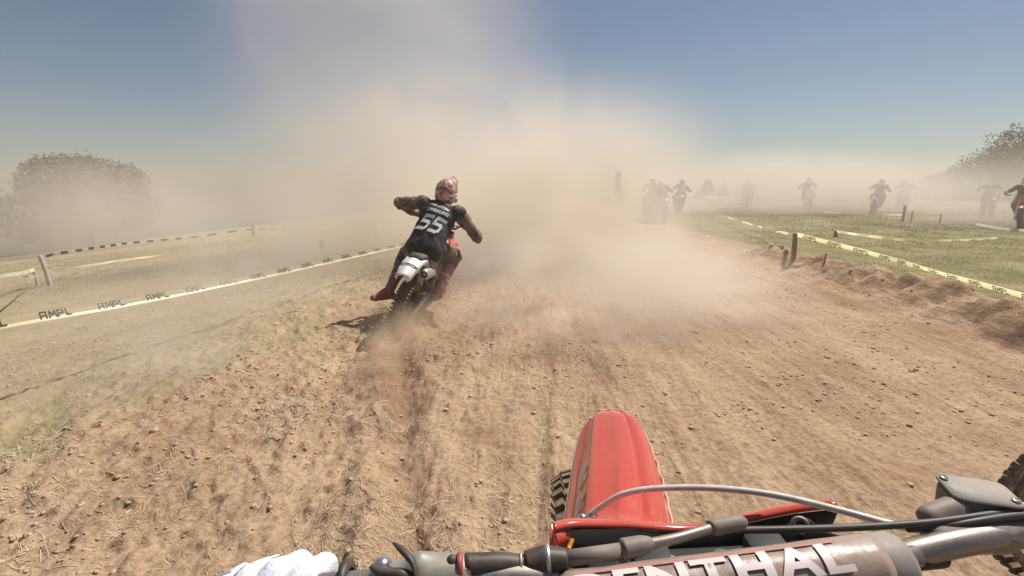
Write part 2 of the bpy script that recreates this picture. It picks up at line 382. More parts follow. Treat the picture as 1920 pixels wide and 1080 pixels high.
# ------------------------------------------------------------ the ground, one sheet
def build_ground():
    rr = np.concatenate([[.02, .2, .4], np.geomspace(.6, 90, 640), [110, 160, 260, 500]])
    th = np.concatenate([np.linspace(-R(66), R(66), 900), np.linspace(R(66), R(294), 90)[1:-1]])
    nr, na = len(rr), len(th)
    A, Rr = np.meshgrid(th, rr)
    X = Rr*np.sin(A); Y = Rr*np.cos(A); Z = H(X, Y)
    V = np.stack([X, Y, Z], -1).reshape(-1, 3)
    i = np.arange(nr-1)[:, None]*na; j = np.arange(na)[None, :]; j2 = (j+1) % na
    F = np.stack([i+j, i+na+j, i+na+j2, i+j2], -1).reshape(-1, 4)
    F = F[:, ::-1]
    me = npmesh('ground', V, F)
    x, y = V[:, 0], V[:, 1]; d = x-.12*y
    zl = 1-sst(-3.4, -2.2, d + .5*vn(x*.7, y*.7, 81))
    zl = np.maximum(zl*.95, sst(9, 22, y)*.5*(1-sst(2, 5, x)))
    zl = np.maximum(zl, .42*(sst(1.2, 2.0, d)*(1-sst(2.4, 3.1, d)))*0)
    zr = sst(.1, .9, x-bermx(np.minimum(y, 12)))*sst(1.0, 2, y)*1.0
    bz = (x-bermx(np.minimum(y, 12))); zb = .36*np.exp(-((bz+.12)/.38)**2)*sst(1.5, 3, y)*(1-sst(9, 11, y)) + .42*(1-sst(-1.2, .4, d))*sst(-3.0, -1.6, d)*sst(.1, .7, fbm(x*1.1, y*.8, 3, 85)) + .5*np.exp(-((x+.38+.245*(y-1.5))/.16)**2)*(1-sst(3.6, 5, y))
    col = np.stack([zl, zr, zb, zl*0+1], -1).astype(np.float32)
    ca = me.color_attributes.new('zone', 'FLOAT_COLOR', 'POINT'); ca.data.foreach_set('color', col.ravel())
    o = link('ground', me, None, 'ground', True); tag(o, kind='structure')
    return o
ground = build_ground()

def scatter_ribbons(name, x, y, ln, wd, rise, m, label, cat, seg=3, tip=False):
    """thin bent strips lying on the ground"""
    n = len(x); a = rng.uniform(0, 2*math.pi, n); cur = rng.uniform(-1.2, 1.2, n)
    P_ = []; px, py = x.copy(), y.copy(); ang = a.copy()
    for k in range(seg+1):
        t = k/seg
        z = H(px, py) + .002 + rise*np.sin(t*math.pi*rng.uniform(.6, 1.1, n))*rng.uniform(.3, 1.3, n)
        w = wd*(1-.6*t)
        nx, ny = -np.sin(ang), np.cos(ang); tl = rng.uniform(-.6, .6, n)
        P_.append(np.stack([px-nx*w, py-ny*w, z-tl*w], -1)); P_.append(np.stack([px+nx*w, py+ny*w, z+tl*w], -1))
        px = px+np.cos(ang)*ln/seg; py = py+np.sin(ang)*ln/seg; ang = ang+cur/seg
    V = np.stack(P_, 1).reshape(-1, 3); K = 2*(seg+1)
    f = np.array([[2*k, 2*k+1, 2*k+3, 2*k+2] for k in range(seg)])
    F = (np.arange(n)[:, None, None]*K + f[None]).reshape(-1, 4)
    o = link(name, npmesh(name, V, F), None, m, False); tag(o, label, cat, kind='stuff'); return o
# dry straw over the churned soil at the left
def straw():
    n = 150000
    y = 1.0 + 8*rng.uniform(0, 1, n)**1.3; x = -.30*y*0 + rng.uniform(-6.5, .55, n) + .1*y
    d = x-.12*y
    dens = (1-sst(-1.0, .4, d))*(.35+.65*sst(-6, -3, d))
    cl = sst(.05, .75, fbm(x*2.6, y*2.2, 3, 91)) + .1
    k = rng.uniform(0, 1, n) < .5*dens*cl
    x, y = x[k], y[k]; n = len(x)
    ln = rng.uniform(.02, .10, n)*(1+.1*y); wd = rng.uniform(.0005, .0015, n)*(1+.12*y)
    scatter_ribbons('straw_litter', x, y, ln, wd, rng.uniform(.001, .014, n), 'straw', 'dry straw and root litter strewn over the churned soil on the left', 'straw')
straw()
def grass(name, n, fx, m, label):
    x, y = fx(n); n = len(x)
    h = rng.uniform(.01, .04, n)*(1+.04*y); a = rng.uniform(0, 2*math.pi, n); w = .0011*(1+.22*y)
    lean = rng.uniform(.2, 1.2, n)
    z = H(x, y)-.003
    dx, dy = np.cos(a), np.sin(a)
    V = np.stack([np.stack([x-dy*w, y+dx*w, z], -1), np.stack([x+dy*w, y-dx*w, z], -1),
                  np.stack([x+dx*h*lean, y+dy*h*lean, z+h], -1)], 1).reshape(-1, 3)
    F = np.arange(3*n).reshape(-1, 3)
    o = link(name, npmesh(name, V, F), None, m, False); tag(o, label, 'grass', kind='stuff')
def fl(n):
    y = 1.5+22*rng.uniform(0, 1, n)**1.5; x = -rng.uniform(1.6, 24, n)
    k = (x-.12*y < -2.4-.6*rng.uniform(0, 1, n)+.6*vn(x*.7, y*.7, 81)) & (np.abs(x) < 1.3*y+1.5) & (vn(x*1.7, y*1.7, 95) > -.35)
    return x[k], y[k]
def fr(n):
    y = 2.5+24*rng.uniform(0, 1, n)**1.4; x = rng.uniform(4.9, 26, n)
    k = (x-bermx(y) > .22) & (x < 1.3*y+1.5) & (vn(x*1.3, y*1.3, 96) > -.5)
    return x[k], y[k]
grass('dry_grass', 90000, fl, 'grass', 'short dry grass of the field beyond the left edge of the track')
grass('green_grass', 110000, fr, 'grassg', 'short olive grass of the field beyond the right berm')

# loose clods and crumbs of soil
def clods():
    ph = (1+5**.5)/2
    ico = np.array([(-1, ph, 0), (1, ph, 0), (-1, -ph, 0), (1, -ph, 0), (0, -1, ph), (0, 1, ph), (0, -1, -ph), (0, 1, -ph), (ph, 0, -1), (ph, 0, 1), (-ph, 0, -1), (-ph, 0, 1)])/1.9
    fc = np.array([(0, 11, 5), (0, 5, 1), (0, 1, 7), (0, 7, 10), (0, 10, 11), (1, 5, 9), (5, 11, 4), (11, 10, 2), (10, 7, 6), (7, 1, 8), (3, 9, 4), (3, 4, 2), (3, 2, 6), (3, 6, 8), (3, 8, 9), (4, 9, 5), (2, 4, 11), (6, 2, 10), (8, 6, 7), (9, 8, 1)])
    n = 120000
    y = .8+9*rng.uniform(0, 1, n)**1.4; x = rng.uniform(-6, 5.4, n)
    cl = sst(-.1, .7, fbm(x*2.3, y*1.5, 3, 101))
    chz = (1-sst(-1.3, .2, x-.12*y))*sst(-5, -2.2, x-.12*y)
    k = (rng.uniform(0, 1, n) < (.04+.30*cl)*(1+2.4*chz)) & (np.abs(x) < 1.25*y+1)
    x, y = x[k], y[k]; n = len(x)
    s = (.0020 + .010*rng.uniform(0, 1, n)**8)*(1+.13*y)
    big = rng.uniform(0, 1, n) < .006; s[big] *= 1.9
    Vv = ico[None]*(s[:, None, None])*rng.uniform(.55, 1.35, (n, 12, 1))*np.stack([rng.uniform(.8, 1.5, n), rng.uniform(.8, 1.3, n), rng.uniform(.35, .65, n)], -1)[:, None, :]
    a = rng.uniform(0, 6.28, n); c, si = np.cos(a)[:, None], np.sin(a)[:, None]
    X = Vv[..., 0]*c-Vv[..., 1]*si; Y = Vv[..., 0]*si+Vv[..., 1]*c
    V = np.stack([X+x[:, None], Y+y[:, None], Vv[..., 2]+(H(x, y)+s*.25)[:, None]], -1).reshape(-1, 3)
    F = (np.arange(n)[:, None, None]*12+fc[None]).reshape(-1, 3)
    o = link('soil_clods', npmesh('soil_clods', V, F), None, 'clod', False); tag(o, 'loose clods and crumbs of dry soil scattered over the track', 'clods', kind='stuff')
    # dirt thrown up by the rear wheel ahead
    n = 500; t = rng.uniform(0, 1, n)**1.2
    sx = -1.30+.10*t+rng.normal(0, .05, n)*(1+2.5*t); sy = 5.0-2.3*t+rng.normal(0, .08, n); sz = .05+1.1*t*(1-t)*rng.uniform(.0, 1, n)+.02
    s = .003+.008*rng.uniform(0, 1, n)**3
    Vv = ico[None]*s[:, None, None]*rng.uniform(.6, 1.3, (n, 12, 1))
    V = (Vv+np.stack([sx, sy, sz+H(sx, sy)], -1)[:, None, :]).reshape(-1, 3)
    F = (np.arange(n)[:, None, None]*12+fc[None]).reshape(-1, 3)
    o = link('thrown_soil', npmesh('thrown_soil', V, F), None, 'clod', False); tag(o, 'spray of soil thrown back by the rear wheel of rider 55', 'soil spray', kind='stuff')
clods()

# ------------------------------------------------------------ trees and bushes
def tree(name, label, base, rad, height, n=9000, m='leaf', seed=1, cat='tree', group=None, trunk_h=.3, low=0.04, leaf=.16, pointed=False):
    r_ = np.random.default_rng(seed)
    root = empty(name, base); tag(root, label, cat, group)
    bm = bmesh.new(); th = height*trunk_h
    tube(bm, [(0, 0, -.3), (.05, 0, th*.5), (0, .05, th)], [rad*.07, rad*.055, rad*.045])
    blobs = []
    for k in range(22):
        a = r_.uniform(0, 6.28); q = r_.uniform(.1, .66)*rad; z = low*height + (height*(1-low))*r_.uniform(.18, .80)
        q *= math.sqrt(max(.15, 1-((z-height*.42)/(height*.62))**2))
        br = rad*r_.uniform(.26, .42)
        if pointed:
            t = (k/22)**.8; z = height*(.12+.8*t); q = rad*.75*(1-t)*r_.uniform(.2, 1); br = rad*(.42-.27*t)
        c = Vector((math.cos(a)*q, math.sin(a)*q, min(z, height-br*.75)))
        blobs.append((c, br))
        mid = c*.5+Vector((0, 0, th*.55))
        tube(bm, [(0, 0, th*.8), mid, c], [rad*.03, rad*.02, rad*.008], seg=6)
    blobs.append((Vector((0, 0, height-rad*.34)), rad*.36))
    obj('trunk', bm, 'bark', root)
    P_ = []
    per = n//len(blobs)
    for c, br in blobs:
        v = r_.normal(size=(per, 3)); v /= np.linalg.norm(v, axis=1)[:, None]
        rr = br*(r_.uniform(.35, 1, per)**.5)*(1+.25*np.sin(v[:, 0]*7+c.x*3)*np.cos(v[:, 2]*6))
        P_.append(v*rr[:, None]*np.array([1, 1, .8])+np.array(c))
    C = np.concatenate(P_); C = C[C[:, 2] > .1]; k = len(C)
    u = r_.normal(size=(k, 3)); u /= np.linalg.norm(u, axis=1)[:, None]; w = np.cross(u, r_.normal(size=(k, 3))); w /= np.linalg.norm(w, axis=1)[:, None]
    s = (leaf*r_.uniform(.5, 1.3, k))[:, None]
    V = np.stack([C-u*s, C+w*s*.45, C+u*s, C-w*s*.45], 1).reshape(-1, 3)
    link('crown', npmesh('crown', V, np.arange(4*k).reshape(-1, 4)), root, m, False)
    return root
def at_d(px, d, py=None):   # world x,y for a photo column at forward distance d
    x = (px-960)/FPX*d*1.02; y = d
    return (x, y, Hs(x, y))
tree('tree', 'broad round tree half swallowed by dust on the left, green only at its top', at_d(180, 36), 5.9, 7.2, 70000, 'leafd', 3, leaf=.115)
tree('tree', 'tall bushy tree at the far right edge of the field, highest there', at_d(1965, 38), 6.0, 6.2, 60000, 'leafd', 5, group='trees at the far right', leaf=.13)
tree('tree', 'middle sized dusty tree between the tall one and the low one at far right', at_d(1850, 42), 5.0, 4.8, 40000, 'leafd', 6, group='trees at the far right', leaf=.11)
tree('tree', 'lowest dusty tree of the far right row, sloping to the riders', at_d(1765, 46), 4.2, 3.6, 30000, 'leafd', 7, group='trees at the far right', leaf=.11)
tree('bush', 'small pointed bush on the crest just right of the pack of riders', at_d(1311, 38), 1.2, 1.55, 2500, 'leafd', 8, 'bush', 'bushes on the crest', trunk_h=.2, leaf=.09, pointed=True)
tree('bush', 'tiny bush on the crest above the white tape', at_d(1342, 39), .7, 1.3, 1500, 'leafd', 9, 'bush', 'bushes on the crest', trunk_h=.3, leaf=.08, pointed=True)
tree('small_tree', 'slim hazy little tree standing left of the pack of riders', at_d(1150, 32), .62, 2.2, 1500, 'leafd', 10, 'tree', trunk_h=.35, low=.3, leaf=.07, pointed=True)

# ------------------------------------------------------------ stakes and barrier tape
def tapemat(name, c, trans=.6):
    m, t, b = newmat(name); L = t.links.new
    tr = N(t, 'ShaderNodeBsdfTranslucent'); tr.inputs[0].default_value = (*c, 1)
    mx = N(t, 'ShaderNodeMixShader'); mx.inputs[0].default_value = trans
    b.inputs['Base Color'].default_value = (*c, 1); b.inputs['Roughness'].default_value = .45
    tc = N(t, 'ShaderNodeTexCoord'); n = N(t, 'ShaderNodeTexNoise'); n.inputs['Scale'].default_value = 40; L(tc.outputs['Object'], n.inputs['Vector'])
    bp = N(t, 'ShaderNodeBump'); bp.inputs['Strength'].default_value = .4; bp.inputs['Distance'].default_value = .01; L(n.outputs[0], bp.inputs['Height']); L(bp.outputs[0], b.inputs['Normal'])
    L(b.outputs[0], mx.inputs[1]); L(tr.outputs[0], mx.inputs[2]); L(mx.outputs[0], t.nodes['Material Output'].inputs[0]); return m
M['tapey'] = tapemat('yellow_tape', (.93, .80, .36), .75); M['tapec'] = tapemat('cream_tape', (.93, .86, .60), .2); M['tapel'] = tapemat('backlit_cream_tape', (.95, .88, .58), .75); M['tapew'] = tapemat('white_tape', (.85, .82, .76))
M['tapeb'] = tapemat('dark_tape_print', (.035, .03, .022), .05); M['taper'] = tapemat('red_tape_print', (.45, .1, .07), .1)
M['tapet'] = tapemat('dull_yellow_tape', (.62, .48, .24))
_t = M['tapet'].node_tree; _t.links.new(_t.nodes['Principled BSDF'].outputs[0], _t.nodes['Material Output'].inputs[0])
M['tapet'].node_tree.nodes['Principled BSDF'].inputs['Alpha'].default_value = .16
def stake(p, h, r, m, label, tilt=(0, 0), group='stakes holding the barrier tape'):
    bm = bmesh.new(); top = Vector((tilt[0], tilt[1], h))
    tube(bm, [(0, 0, -.2), top*.5+Vector((.006, 0, 0)), top], [r*1.1, r, r*.9], seg=8)
    o = obj('stake', bm, m); o.location = p; tag(o, label, 'stake', group); return o
def arc(pts, n=60):
    pts = smoothpath(pts, 24); L_ = [0]
    for a, b in zip(pts, pts[1:]): L_.append(L_[-1]+(b-a).length)
    return pts, np.array(L_)
def strokes(text, size, thick=.115, shear=0, sx=.72):
    """square stencil capitals drawn as thick strokes"""
    G_ = {'A': [(0, 0, .0, .8), (0, .8, .12, 1), (.12, 1, .85, 1), (.85, 1, .85, 0), (0, .42, .85, .42)], 'M': [(0, 0, .12, 1), (.12, 1, .5, .35), (.5, .35, .88, 1), (.88, 1, 1, 0)],
          '5': [(.85, 1, 0, 1), (0, 1, 0, .56), (0, .56, .7, .56), (.7, .56, .85, .42), (.85, .42, .85, .12), (.85, .12, .7, 0), (.7, 0, 0, 0)],
          'P': [(0, 0, 0, 1), (0, 1, .75, 1), (.75, 1, .8, .5), (.8, .5, 0, .45)], 'L': [(0, 1, 0, 0), (0, .04, .7, .04)]}
    bm = bmesh.new(); x0 = 0; th = thick*size
    for ch in text:
        for a, b, c, d in G_[ch]:
            p = Vector(((a+x0)*size, (b-.5)*size)); q = Vector(((c+x0)*size, (d-.5)*size)); n = Vector((-(q-p).y, (q-p).x)).normalized()*th; t = (q-p).normalized()*th*.8
            p = p-t; q = q+t; prev = None
            for k in range(7):
                o = p.lerp(q, k/6); e = [bm.verts.new((*(o+n), 0)), bm.verts.new((*(o-n), 0))]
                if prev: bm.faces.new((prev[0], e[0], e[1], prev[1]))
                prev = e
        x0 += 1.3
    for v in bm.verts: v.co.x -= x0*size/2-.2*size; v.co.x = v.co.x*sx+v.co.y*shear
    return bm
def tape(label, pts, w=.075, bands=((0, .38, 'tapec'), (.38, 1, 'tapet')), text=None, tsize=.05, tstep=.42, tstart=0, mirror=False, dash=None, roll=0.0, wob=.25, flip=1):
    """a printed plastic tape strung through the points"""
    pts, L_ = arc(pts); n = len(pts); root = None
    C = np.array([tuple(p) for p in pts])
    def frame(s):
        p = Vector([float(np.interp(s, L_, C[:, k])) for k in range(3)])
        q = Vector([float(np.interp(s+.03, L_, C[:, k])) for k in range(3)]); o = Vector([float(np.interp(s-.03, L_, C[:, k])) for k in range(3)])
        t = (q-o).normalized(); a = roll + wob*math.sin(s*1.7+1)+wob*.5*math.sin(s*4.3)
        side = t.cross(Vector((0, 0, 1))).normalized(); up = side.cross(t).normalized()
        u = up*math.cos(a)+side*math.sin(a)
        return p, t, u, t.cross(u).normalized()
    tot = L_[-1]; ns = max(12, int(tot/.12)); first = True
    for lo, hi, m in bands:
        bm = bmesh.new(); secs = []
        for i in range(ns+1):
            p, t, u, nn = frame(tot*i/ns)
            secs.append([p+u*w*(lo-.5), p+u*w*((lo+hi)/2-.5)+nn*.0015, p+u*w*(hi-.5)])
        loft(bm, secs)
        o = obj('barrier_tape' if first else 'tape_edge', bm, m, root)
        if first: root = o; tag(o, label, 'barrier tape', 'barrier tapes along the track'); first = False
    if dash:
        m, L1, gap = dash; s = .1
        while s+L1 < tot:
            bm = bmesh.new(); secs = []
            for k in range(5):
                p, t, u, nn = frame(s+L1*k/4); secs.append([p-u*w*.5+nn*(.003 if m == 'tapeb' else -.003), p+u*w*.5+nn*(.003 if m == 'tapeb' else -.003)])
            loft(bm, secs, .005 if m == 'tapeb' else 0); s += L1+gap
            obj('printed_stripe', bm, m, root, False)
    if text:
        s = tstart; tm = strokes(text, tsize); tm.verts.index_update(); tv = [(v.co.x, v.co.y) for v in tm.verts]; tf = [[v.index for v in f.verts] for f in tm.faces]; 
        tm.verts.ensure_lookup_table(); xs = [a for a, b in tv]; tw = max(xs)-min(xs)
        sx = 1.2
        while s+tw*sx < tot:
            bm = bmesh.new(); vs = []
            for x, y in tv:
                xx = (-x if mirror else x)*sx
                p, t, u, nn = frame(s+tw*sx/2+xx); vs.append(bm.verts.new(p+u*(y+w*(.19 if not mirror else -.12))*1.0+nn*.0035*flip))
            for f in tf: bm.faces.new([vs[k] for k in f])
            obj('lettering', bm, 'tapeb', root, smooth=False); s += tstep
        tm.free()
    return root
# left tape with lettering
tL0 = P(-260, 668, 2.9); tL1 = P(0, 609, 3.45); tL2 = P(250, 566, 4.3); tL3 = P(480, 520, 5.6); tL4 = P(740, 463, 8.3); tL5 = P(860, 440, 11)
tape('pale yellow tape lettered AMPL strung low across the left of the track', [tL0, tL1, tL2, tL3, tL4, tL5], w=.068, text='AMPL', tsize=.050, tstep=.40, tstart=.06, roll=-.5, wob=.22)
def put(px, py, **k):
    p = G(px, py); return p
def gstake(px, py, hpx, r, m, label, tiltpx=0, **k):
    p = G(px, py); d = (p-CO).dot(FW); h = hpx/FPX*d/math.cos(PITCH)
    stake((p.x, p.y, Hs(p.x, p.y)), h, r, m, label, (tiltpx/FPX*d, 0), **k); return p, h
pA, hA = gstake(95, 536, 56, .045, 'stakew', 'thick pale stake, taller of the pair at far left', -8)
pB, hB = gstake(71, 536, 32, .028, 'stakew', 'short thin pale stake just left of the thick one', -2)
pC, hC = gstake(604, 470, 22, .06, 'stake', 'short hazy stake in the dust between the two left tapes')
pD, hD = gstake(705, 448, 32, .05, 'stake', 'dark tall stake left of rider 55', -2)
pE, hE = gstake(476, 444, 22, .06, 'stake', 'hazy stake at the end of the black striped tape')
tape('striped black and white tape running back from the thick pale stake', [pA+V3(0, 0, hA*.97), P(130, 472, (pA-CO).dot(FW)+1.2), P(250, 455, 17), P(370, 444, 21), pE+V3(0, 0, hE*.6), P(600, 431, 30)], w=.075, bands=((0, 1, 'tapet'),), dash=('tapeb', .42, .5), wob=.3)
tape('thin cream tape tied halfway up the thick pale stake', [pA+V3(0, 0, hA*.45), P(170, 497, (pA-CO).dot(FW)+1.2), P(260, 484, 16), P(340, 476, 19)], w=.06, bands=((0, 1, 'tapec'),), wob=.2)
tape('cream tape leaving the short thin stake towards the left edge', [pB+V3(0, 0, hB*.95), P(40, 512, 10.5), P(-20, 522, 9.4), P(-160, 560, 8)], w=.08, bands=((0, 1, 'tapec'),), wob=.2)
tape('second cream tape, loose and lower, at the left edge', [pB+V3(0, 0, hB*.55), P(35, 520, 10.8), P(-20, 530, 10), P(-160, 575, 8.6)], w=.05, bands=((0, 1, 'tapew'),), wob=.3)
# right tape
pR, hR = gstake(1487, 489, 50, .04, 'stake', 'short brown stake at the end of the right berm', -3)
tR = [P(2150, 622, 3.9), P(1920, 555, 4.9), P(1780, 517, 6.0), P(1640, 477, 7.6), pR+V3(0, 0, hR*.96)]
tape('yellow tape with dark back to front lettering strung behind the right berm', tR, w=.072, bands=((.40, 1, 'tapel'), (0, .40, 'tapey')), text='AMPL', tsize=.055, tstep=.39, tstart=.05, mirror=True, wob=.30, flip=-1, roll=-.3)
tape('twisted far end of the yellow right tape fading into the dust', [pR+V3(0, 0, hR*.93), P(1440, 430, 12), P(1400, 418, 14), P(1345, 402, 19)], w=.06, bands=((0, 1, 'tapel'),), wob=1.0)
pS, hS = gstake(1543, 494, 16, .011, 'bark', 'broken twig standing beyond the right berm', 4, group=None)
pF, hF = gstake(1692, 415, 28, .045, 'stake', 'dark stake left of the two upright in the hazy right field')
pG2, hG2 = gstake(1708, 415, 18, .03, 'stake', 'short stake right beside the dark one in the hazy right field')
pH2, hH2 = gstake(1761, 420, 18, .025, 'stake', 'faint slim stake furthest right in the hazy field')
pI, hI = gstake(1566, 444, 11, .05, 'stake', 'low stake at the corner of the angled tape')
dI = (pI-CO).dot(FW)
tape('red and white tape along the track on the crest', [P(1385, 383, 27), P(1420, 386, 26), P(1530, 389, 24), P(1640, 392, 24), P(1700, 396, 24)], w=.09, bands=((0, 1, 'tapew'),), dash=('taper', .35, .4), wob=.3)
tape('white tape at the foot of the crest above the angled tape', [P(1545, 398, 22), P(1640, 402, 22), P(1692, 403, 20)], w=.07, bands=((0, 1, 'tapel'),), wob=.3)
tape('bright white tape on the crest below the bushes', [P(1320, 369, 33), P(1370, 370.5, 33), P(1405, 370, 33)], w=.16, bands=((0, 1, 'tapew'),), wob=.05)
tape('slanting leg of the angled tape, down from the crest', [P(1640, 405, 18), P(1600, 416, 15), pI+V3(0, 0, hI*.95)], w=.07, bands=((0, 1, 'tapel'),), wob=.1)
tape('dashed white tape sagging right from the low corner stake', [pI+V3(0, 0, hI*.9), P(1640, 444, 12), P(1720, 451, 12), P(1800, 451, 12), P(1870, 446, 12.5)], w=.07, bands=((0, 1, 'tapel'),), dash=('tapew', .3, .3), wob=.3)
tape('pale tape at the right edge below the white helmeted rider', [P(1830, 420, 16), P(1880, 429, 15), P(1930, 433, 14.5), P(2020, 440, 14)], w=.09, bands=((0, 1, 'tapew'),), wob=.2)
# dry branch at the far left
def branch():
    bm = bmesh.new(); p = G(-6, 590); d = (p-CO).dot(FW)
    tube(bm, [p, P(22, 566, d), P(44, 548, d)], [.012, .009, .004], seg=6)
    tube(bm, [P(22, 566, d), P(36, 566, d-.05), P(46, 572, d-.06)], [.005, .003, .002], seg=5)
    tube(bm, [P(34, 557, d), P(30, 545, d+.05), P(18, 543, d+.06)], [.005, .003, .002], seg=5)
    tube(bm, [P(44, 548, d), P(60, 550, d), P(70, 556, d)], [.004, .003, .002], seg=5)
    o = obj('dry_branch', bm, 'bark'); tag(o, 'dry forked branch leaning up at the left edge above the lettered tape', 'branch')
    p = G(1775, 520); d = (p-CO).dot(FW)
    bm = bmesh.new(); tube(bm, [P(1712, 484, d), P(1738, 490, d-.1), P(1746, 497, d)], .004, seg=5); tube(bm, [P(1738, 490, d-.1), P(1742, 499, d-.1)], .003, seg=5)
    o = obj('dry_twig', bm, 'straw'); tag(o, 'pale dry twig in the grass above the yellow right tape', 'twig')
branch()
# ------------------------------------------------------------ motorcycle prototype: heading +Y, up Z, origin between the wheels' ground at the rear contact
def wheel(parent, c, rad, tw, m='rubberd', knobs=44, rear=False, rotx=0):
    """wheel (spokes, hub, disc) with tyre and rim as sub-parts, centred on the hub"""
    bm = bmesh.new()
    lathe(bm, [(-.035, .022), (.035, .022), (.035, .012), (-.035, .012)], (0, 0, 0), seg=20)
    lathe(bm, [(-.03, .048), (-.026, .05), (-.022, .048), (-.022, .02), (-.03, .02)], (0, 0, 0), seg=24)
    lathe(bm, [(.022, .048), (.026, .05), (.03, .048), (.03, .02), (.022, .02)], (0, 0, 0), seg=24)
    rr = rad-.085
    for k in range(32):
        a = 2*math.pi*k/32; s = -1 if k % 2 else 1; b = a+(.45 if (k//2) % 2 else -.45)
        cone(bm, (s*.026, math.cos(a)*.046, math.sin(a)*.046), (s*.004, math.cos(b)*rr, math.sin(b)*rr), .002, .002, 5)
    w = obj('rear_wheel' if rear else 'front_wheel', bm, 'steel', parent); w.location = c
    bm = bmesh.new(); prof = []
    for k in range(14):
        a = math.pi*(k/13); prof.append((-math.cos(a)*tw*.5, rad-.085+.068*math.sin(a)**.7))
    prof += [(tw*.36, rad-.095), (-tw*.36, rad-.095)]
    lathe(bm, prof, (0, 0, 0), seg=64)
    for k in range(knobs):
        a = 2*math.pi*k/knobs
        for j, (o, r0) in enumerate(((-.44, -.026), (-.2, -.007), (.2, -.007), (.44, -.026), (0, -.004))):
            aa = a+(math.pi/knobs if j in (1, 2) else 0)
            if j == 4 and k % 2: continue
            q = Matrix.Rotation(-aa, 3, 'X'); tilt = Matrix.Rotation(o*1.3, 3, 'Y')
            p = q @ Vector((o*tw*1.0, 0, rad-.012+r0*.8))
            box(bm, p, (.024, .022, .03), q @ tilt)
    t = obj('tyre', bm, m, w, smooth=False)
    bm = bmesh.new(); lathe(bm, [(-tw*.33, rad-.082), (-tw*.33, rad-.098), (-.012, rad-.108), (.012, rad-.108), (tw*.33, rad-.098), (tw*.33, rad-.082)], (0, 0, 0), seg=64)
    obj('rim', bm, 'black' if rear else 'gold', w)
    bm = bmesh.new(); s = -1 if not rear else 1
    lathe(bm, [(-.002, .13 if not rear else .11), (.002, .13 if not rear else .11), (.002, .085), (-.002, .085)], (s*.05, 0, 0), seg=40)
    for k in range(6):
        a = k*math.pi/3; cone(bm, (s*.05, math.cos(a)*.09, math.sin(a)*.09), (s*.03, math.cos(a)*.04, math.sin(a)*.04), .006, .006, 6)
    obj('brake_disc', bm, 'steel', w)
    return w
def mirrorx(pts): return [(-a, b, c) for a, b, c in pts]
